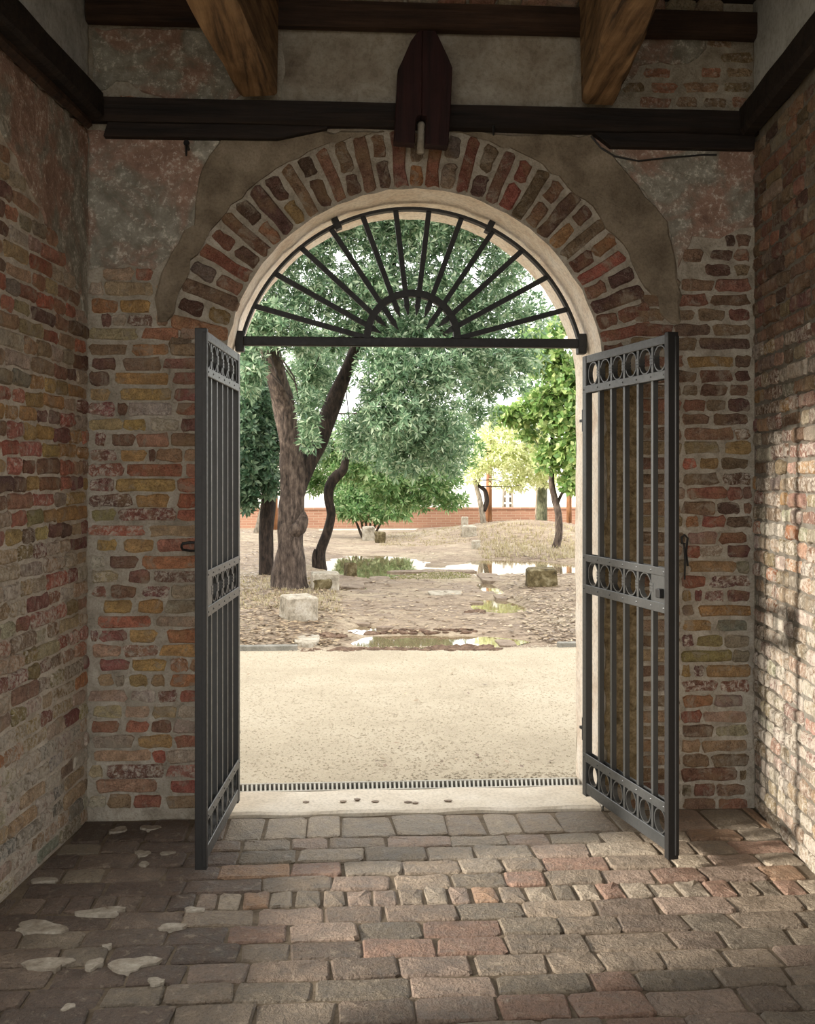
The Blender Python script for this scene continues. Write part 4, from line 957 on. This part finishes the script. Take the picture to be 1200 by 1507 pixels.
# pale window lattice
q = at_d(741, 735, 31.4); tr = empty('garden_trellis', (q.x, gwy + 1.2, -0.2)); tag(tr, 'pale ladder-like trellis standing behind the garden wall', 'trellis')
sc_ = (gwy + 1.2 - CAM.y) / FPX; z_at = lambda py: 1.5 + (HOR - py) * sc_ + 0.2
for dx0, dx1 in ((-9, -6), (9, 6)):
    m = MB(); m.bar((dx0 * sc_, 0, 0), (dx1 * sc_, 0, z_at(718)), 0.05, 0.05); m.build('upright', 'limestone', tr)
for py in (720, 731, 741):
    m = MB(); m.bar((-8 * sc_, 0, z_at(py)), (8 * sc_, 0, z_at(py)), 0.04, 0.05); m.build('rung', 'white_render', tr)
m = MB(); m.box((-7 * sc_, 0.06, 0), (-2 * sc_, 0.09, z_at(722))); m.box((3 * sc_, 0.06, 0), (7 * sc_, 0.09, z_at(722))); m.build('backing_board', 'bark_grey', tr)
def post(px, py_base, py_top, wpx, d, label, mat='post_wood'):
    b = at_d(px, py_base, d); t = at_d(px, py_top, d); m = MB(); r = wpx * d / FPX / 2
    z0 = hd(b.x, b.y) - 0.1
    m.tube([(0, 0, 0), (0, 0, (t.z - z0) * 0.5), (0.01, 0, t.z - z0)], [r, r * 0.95, r * 0.85], 8, 0.1, px); o = m.build('wooden_post', mat, smooth=True); o.location = (b.x, b.y, z0); tag(o, label, 'post')
post(720, 780, 640, 9, 27.9, 'brown wooden post behind the thin forked tree')
post(838, 775, 640, 8, 27.9, 'brown wooden post at the right edge of the gateway view')
post(405, 775, 650, 8, 27.9, 'brown wooden post between the two left tree trunks')
post(793, 776, 690, 10, 27.9, 'pale wooden post beside the thick greenish trunk', 'bark_grey')

# ------------------------------------------------------------------ trees
def rosette(vs, fs, c, rr, ln, n, axis=None, wide=0.16, droop=0.2):
    ax = axis if axis is not None else Vector((rr.gauss(0, 1), rr.gauss(0, 1), rr.gauss(0.35, 0.8))).normalized()
    s = ax.orthogonal().normalized(); t = ax.cross(s); ph = rr.uniform(0, 6.28)
    for i in range(n):
        a = ph + 2 * math.pi * i / n + rr.uniform(-0.3, 0.3); el = rr.uniform(0.05, 0.9)
        d = (s * math.cos(a) + t * math.sin(a)) * math.cos(el) + ax * math.sin(el); l = ln * rr.uniform(0.65, 1.15)
        side = d.cross(ax).normalized() if abs(d.dot(ax)) < 0.98 else s
        side = side * (l * wide) ; dn = Vector((0, 0, -droop * l * 0.3)); o = len(vs)
        m_ = c + d * (l * 0.5) + ax * (l * 0.04); e = c + d * l + dn
        vs += [tuple(c + d * l * 0.08), tuple(m_ + side), tuple(e), tuple(m_ - side)]; fs.append((o, o + 1, o + 2, o + 3))
def foliage(parent, org, clumps, ln, n_leaf, mat, seed, wide=0.16, shell=0.55, droop=0.2):
    """clumps: px, py, depth, rx px, ry px, count"""
    rr = random.Random(seed); vs, fs = [], []
    for px, py, d, rx, ry, cnt in clumps:
        cnt = int(cnt * 1.45)
        c = at_d(px, py, d); s = d / FPX; ax_, az_ = rx * s, ry * s; ay_ = max(ax_, az_) * 0.8
        for _ in range(cnt):
            v = Vector((rr.gauss(0, 1), rr.gauss(0, 1), rr.gauss(0, 1))).normalized() * (rr.random() ** shell)
            p = c + Vector((v.x * ax_, v.y * ay_, v.z * az_)) - org
            ax = (Vector((v.x, v.y, v.z + 0.4)) + Vector((rr.gauss(0, .5), rr.gauss(0, .5), rr.gauss(0, .5)))).normalized()
            rosette(vs, fs, p, rr, ln, n_leaf, ax, wide, droop)
    m = MB(); m.add(vs, fs); o = m.build('foliage', mat, parent, fix=False); o['kind'] = 'stuff'; return o
def limb(parent, org, pts, name, mat, n=10, wob=0.25, seed=0):
    """pts: px, py, depth, width px"""
    P = [at_d(px, py, d) - org for px, py, d, w in pts]; rad = [w * d / FPX / 2 for px, py, d, w in pts]
    # smooth the path
    Q, rq = [], []
    for i in range(len(P) - 1):
        p0, p1, p2, p3 = P[max(i - 1, 0)], P[i], P[i + 1], P[min(i + 2, len(P) - 1)]
        for k in range(5):
            t = k / 5; Q.append(0.5 * ((2 * p1) + (p2 - p0) * t + (2 * p0 - 5 * p1 + 4 * p2 - p3) * t * t + (3 * p1 - p0 - 3 * p2 + p3) * t ** 3)); rq.append(rad[i] + (rad[i + 1] - rad[i]) * t)
    Q.append(P[-1]); rq.append(rad[-1])
    m = MB(); m.tube(Q, rq, n, wob, seed); return m.build(name, mat, parent, smooth=True)
def twigs(parent, org, starts, clumps, mat, seed, r0=0.03, per=1):
    rr = random.Random(seed); m = MB()
    for cl in clumps:
        for _ in range(per):
            c = at_d(cl[0] + rr.uniform(-.5, .5) * cl[3], cl[1] + rr.uniform(-.5, .5) * cl[4], cl[2]) - org
            ss = sorted((at_d(*q) - org for q in starts), key=lambda q: (q - c).length); s = ss[0].lerp(ss[1], rr.uniform(0, 0.9)) if (ss[0] - ss[1]).length < 1.0 else ss[0]
            if (s - c).length > 2.2: continue
            if (s - c).length < 0.6: continue
            k = (s + c) / 2 + Vector((rr.uniform(-.2, .2), rr.uniform(-.2, .2), rr.uniform(-.1, .25)))
            m.tube([s, k, c], [r0 * 0.55, r0 * 0.35, r0 * 0.15], 5)
    if m.v: tag(m.build('branches', mat, parent, fix=False, smooth=True), kind='stuff')
def tree(px, py, d, label, group='trees in the garden', name='tree', cat='tree'):
    g = at_d(px, py, d); z = hd(g.x, g.y) - 0.06; o = empty(name, (g.x, g.y, z)); tag(o, label, cat, group); return o, Vector((g.x, g.y, z))
# forked tree left of the path
D1 = 13.6
t1, g1 = tree(428, 872, D1, 'large forked tree with furrowed brown trunk left of the path')
limb(t1, g1, [(430, 892, D1, 96), (428, 874, D1, 66), (427, 858, D1, 52), (427, 832, D1, 43), (427, 800, D1, 37), (430, 755, D1, 37), (431, 715, D1, 36), (428, 670, D1, 33), (420, 610, D1, 32), (407, 555, D1 - .2, 32), (396, 510, D1 - .3, 28), (375, 455, D1 - .4, 22), (360, 390, D1 - .6, 15), (352, 330, D1 - .8, 9)], 'trunk', 'bark', 14, 0.3, 3)
limb(t1, g1, [(434, 735, D1, 24), (452, 690, D1 + .1, 25), (468, 650, D1 + .2, 26), (485, 610, D1 + .3, 25), (503, 565, D1 + .3, 22), (525, 515, D1 + .3, 18), (545, 470, D1 + .2, 15), (575, 400, D1, 11), (590, 330, D1 - .3, 8)], 'fork', 'bark_dark', 10, 0.25, 4)
limb(t1, g1, [(428, 790, D1 - .05, 20), (440, 776, D1 - .1, 26), (446, 764, D1 - .1, 17), (446, 752, D1 - .05, 4)], 'burl', 'bark', 8, 0.4, 5)
cl1 = [(385, 400, 12.6, 50, 50, 260), (440, 355, 12.8, 60, 45, 300), (520, 335, 13, 70, 45, 330), (600, 340, 13, 70, 45, 330), (680, 345, 13.2, 65, 45, 300), (745, 385, 13.2, 50, 50, 180),
       (400, 470, 12.6, 50, 40, 230), (470, 430, 13, 60, 50, 280), (550, 420, 13, 60, 50, 280), (640, 420, 13.2, 65, 50, 290), (715, 450, 13.4, 60, 45, 230), (775, 460, 13.6, 50, 35, 90),
       (362, 545, 12.4, 30, 45, 170), (455, 545, 14.8, 40, 40, 220), (455, 600, 12.6, 18, 36, 50), (600, 490, 13.4, 60, 34, 240), (540, 480, 13.2, 50, 30, 160), (690, 490, 13.6, 60, 30, 160), (440, 500, 13, 40, 30, 130), (470, 560, 15.8, 45, 50, 300), (455, 640, 15.6, 35, 45, 220), (485, 505, 15.4, 45, 30, 200), (365, 480, 13.5, 30, 40, 160), (725, 562, 14.5, 60, 26, 170), (700, 605, 15, 34, 34, 90), (640, 480, 14.2, 60, 40, 140), (290, 380, 13, 60, 70, 200), (295, 510, 13.5, 50, 60, 180), (575, 545, 12.8, 55, 45, 290), (635, 545, 13, 60, 50, 280), (700, 530, 13.4, 60, 40, 230), (760, 530, 13.6, 45, 35, 130),
       (575, 610, 12.8, 55, 50, 290), (630, 620, 13.2, 55, 50, 260), (455, 640, 12.6, 14, 30, 30), (595, 665, 13.4, 60, 40, 260), (530, 640, 14.4, 40, 40, 160), (660, 660, 13.6, 35, 45, 140), (350, 300, 12.4, 60, 60, 200), (460, 290, 12.6, 90, 40, 300), (600, 280, 12.6, 90, 40, 300), (730, 300, 12.8, 70, 40, 160)]
foliage(t1, g1, cl1, 0.105, 8, 'leaf_grey', 31, 0.13)
st1 = [(396, 510, D1 - .3), (375, 455, D1 - .4), (360, 390, D1 - .6), (525, 500, D1 + .3), (545, 470, D1 + .2), (575, 400, D1), (590, 330, D1 - .3)]
twigs(t1, g1, st1, cl1, 'bark_dark', 41, 0.03, 2)
# dark evergreen behind it at the left
D2 = 15.4
t2, g2 = tree(394, 850, D2, 'dark evergreen tree with straight trunk at the left of the forked tree')
limb(t2, g2, [(392, 862, D2, 32), (393, 845, D2, 24), (392, 800, D2, 20), (394, 760, D2, 20), (397, 720, D2, 20), (398, 670, D2, 18), (392, 610, D2, 15), (388, 550, D2, 10)], 'trunk', 'bark_dark', 10, 0.3, 6)
cl2 = [(368, 690, 15, 26, 45, 240), (390, 650, 15.2, 26, 40, 210), (362, 630, 15, 26, 40, 190), (362, 735, 14.8, 16, 20, 70), (396, 700, 15, 18, 36, 130), (375, 590, 15.2, 30, 36, 170), (370, 540, 15.6, 34, 40, 190), (320, 600, 15.6, 34, 60, 190), (325, 690, 15.4, 30, 40, 130), (405, 590, 16.2, 30, 50, 170)]
foliage(t2, g2, cl2, 0.12, 7, 'leaf_dark', 32, 0.2); twigs(t2, g2, [(398, 670, D2), (392, 610, D2), (397, 720, D2)], cl2, 'bark_dark', 42, 0.03, 2)
# curved tree
D3 = 17.1
t3, g3 = tree(470, 836, D3, 'tree with thin dark S-curved trunk beside the puddle')
limb(t3, g3, [(470, 846, D3, 28), (470, 832, D3, 20), (472, 810, D3, 16), (483, 780, D3, 15), (488, 757, D3, 14), (484, 735, D3, 14), (486, 715, D3, 15), (496, 700, D3, 16), (506, 690, D3, 12), (512, 660, D3, 10), (530, 620, D3, 9), (560, 560, D3, 6)], 'trunk', 'bark_dark', 10, 0.25, 7)
limb(t3, g3, [(463, 838, D3 - .1, 8), (462, 820, D3 - .1, 6), (464, 808, D3 - .1, 3)], 'stub', 'bark_dark', 6, 0.3, 8)
cl3 = [(525, 692, 17.8, 40, 20, 160), (580, 705, 17.2, 50, 34, 290), (640, 700, 17.4, 45, 34, 260), (600, 735, 17.4, 50, 18, 150), (660, 735, 17.6, 30, 14, 70), (470, 650, 18.4, 36, 50, 200), (462, 706, 18.6, 30, 22, 130), (500, 668, 18.4, 34, 26, 150), (550, 650, 17.4, 60, 50, 260), (640, 640, 17.8, 50, 50, 220), (690, 650, 18.5, 26, 40, 70)]
foliage(t3, g3, cl3, 0.12, 7, 'leaf_mid', 33, 0.15); twigs(t3, g3, [(530, 620, D3), (548, 585, D3)], cl3, 'bark_dark', 43, 0.03, 3)
# shrub
D4 = 25.2
t4, g4 = tree(542, 790, D4, 'many-stemmed light green shrub in front of the garden wall', None, 'shrub', 'shrub')
for i, (dx, tx) in enumerate(((-8, -26), (-5, -14), (-2, -4), (1, 6), (4, 18), (7, 30))):
    limb(t4, g4, [(542 + dx, 792, D4, 4.5), (542 + (dx + tx) / 2, 770, D4, 3.5), (542 + tx, 745, D4, 2.5)], 'stem', 'bark', 6, 0.2, 10 + i)
cl4 = [(520, 748, 25, 30, 18, 150), (560, 752, 25, 34, 16, 150), (590, 752, 25.2, 22, 12, 60), (540, 735, 25.2, 40, 14, 120), (510, 735, 25, 22, 20, 90), (530, 715, 25.4, 44, 20, 170), (500, 712, 25.6, 24, 20, 80), (570, 728, 25.2, 30, 18, 90)]
foliage(t4, g4, cl4, 0.17, 7, 'leaf_mid', 34, 0.14)
# leaning pale trunk
t5, g5 = tree(374, 796, 24.0, 'leaning pale grey trunk stump behind the dark evergreen')
limb(t5, g5, [(372, 806, 24, 16), (376, 790, 24, 13), (382, 772, 24, 10), (386, 750, 24, 8), (388, 735, 24, 7)], 'trunk', 'bark_grey', 8, 0.3, 12)
# pale yellow-green tree, forked and thin
D6 = 26.2
t6, g6 = tree(713, 787, D6, 'thin forked tree with pale yellow-green leaves right of the path')
limb(t6, g6, [(714, 794, D6, 14), (713, 782, D6, 10), (710, 755, D6, 9), (705, 730, D6, 7), (698, 700, D6, 5), (700, 650, D6, 4)], 'trunk', 'bark_grey', 8, 0.2, 13)
limb(t6, g6, [(712, 752, D6, 8), (717, 738, D6, 7), (714, 722, D6, 6), (704, 708, D6, 5), (715, 660, D6, 4)], 'fork', 'bark_dark', 8, 0.2, 14)
cl6 = [(700, 690, 26, 24, 22, 80), (735, 670, 26, 36, 34, 190), (770, 680, 26.4, 40, 30, 190), (745, 630, 26.4, 44, 26, 150), (790, 650, 26.6, 36, 36, 150), (720, 640, 26.4, 26, 24, 60), (760, 712, 26.6, 40, 12, 70), (800, 700, 26.6, 30, 16, 70)]
foliage(t6, g6, cl6, 0.14, 6, 'leaf_yellow', 35, 0.17); twigs(t6, g6, [(698, 700, D6), (705, 730, D6), (715, 660, D6)], cl6, 'bark_dark', 44, 0.03, 2)
# broad-leaved green tree
D7 = 20.6
t7, g7 = tree(820, 808, D7, 'bright green broad-leaved tree with slender grey trunk on the mound')
limb(t7, g7, [(818, 816, D7, 18), (819, 804, D7, 13), (823, 785, D7, 11), (822, 755, D7, 10), (817, 735, D7, 10), (812, 705, D7, 9), (816, 670, D7, 7), (812, 620, D7, 6), (818, 560, D7, 4)], 'trunk', 'bark', 8, 0.2, 15)
limb(t7, g7, [(821, 740, D7, 5), (828, 725, D7, 4), (838, 712, D7, 3), (850, 690, D7, 2.5)], 'fork', 'bark_dark', 6, 0.2, 16)
cl7 = [(805, 530, 20, 40, 26, 150), (840, 560, 20, 36, 40, 200), (800, 590, 20, 34, 22, 140), (760, 612, 20.2, 34, 16, 110), (735, 610, 20.2, 14, 10, 30), (825, 615, 20, 40, 24, 190), (850, 660, 20, 32, 34, 170), (815, 672, 20.4, 30, 26, 130), (842, 712, 20.4, 20, 16, 60), (800, 500, 20, 50, 18, 80), (835, 480, 20, 30, 16, 60), (780, 640, 20.4, 20, 12, 30), (875, 600, 20, 40, 80, 200)]
foliage(t7, g7, cl7, 0.14, 5, 'leaf_maple', 36, 0.34); twigs(t7, g7, [(816, 670, D7), (812, 620, D7), (818, 560, D7), (812, 705, D7)], cl7, 'bark_dark', 45, 0.03, 2)
# thick trunk by the wall
D8 = 27.2
t8, g8 = tree(798, 778, D8, 'thick straight greenish trunk standing at the garden wall')
limb(t8, g8, [(798, 790, D8, 22), (798, 776, D8, 17), (798, 740, D8, 15), (799, 700, D8, 14), (798, 640, D8, 12), (790, 580, D8, 9)], 'trunk', 'bark_green', 10, 0.15, 17)
foliage(t8, g8, [(785, 555, 27.4, 40, 36, 60)], 0.2, 6, 'leaf_mid', 37, 0.17)
print('parts', count_pav, 'bricks in walls', len(wall_back.children), len(wall_left.children), len(wall_right.children))
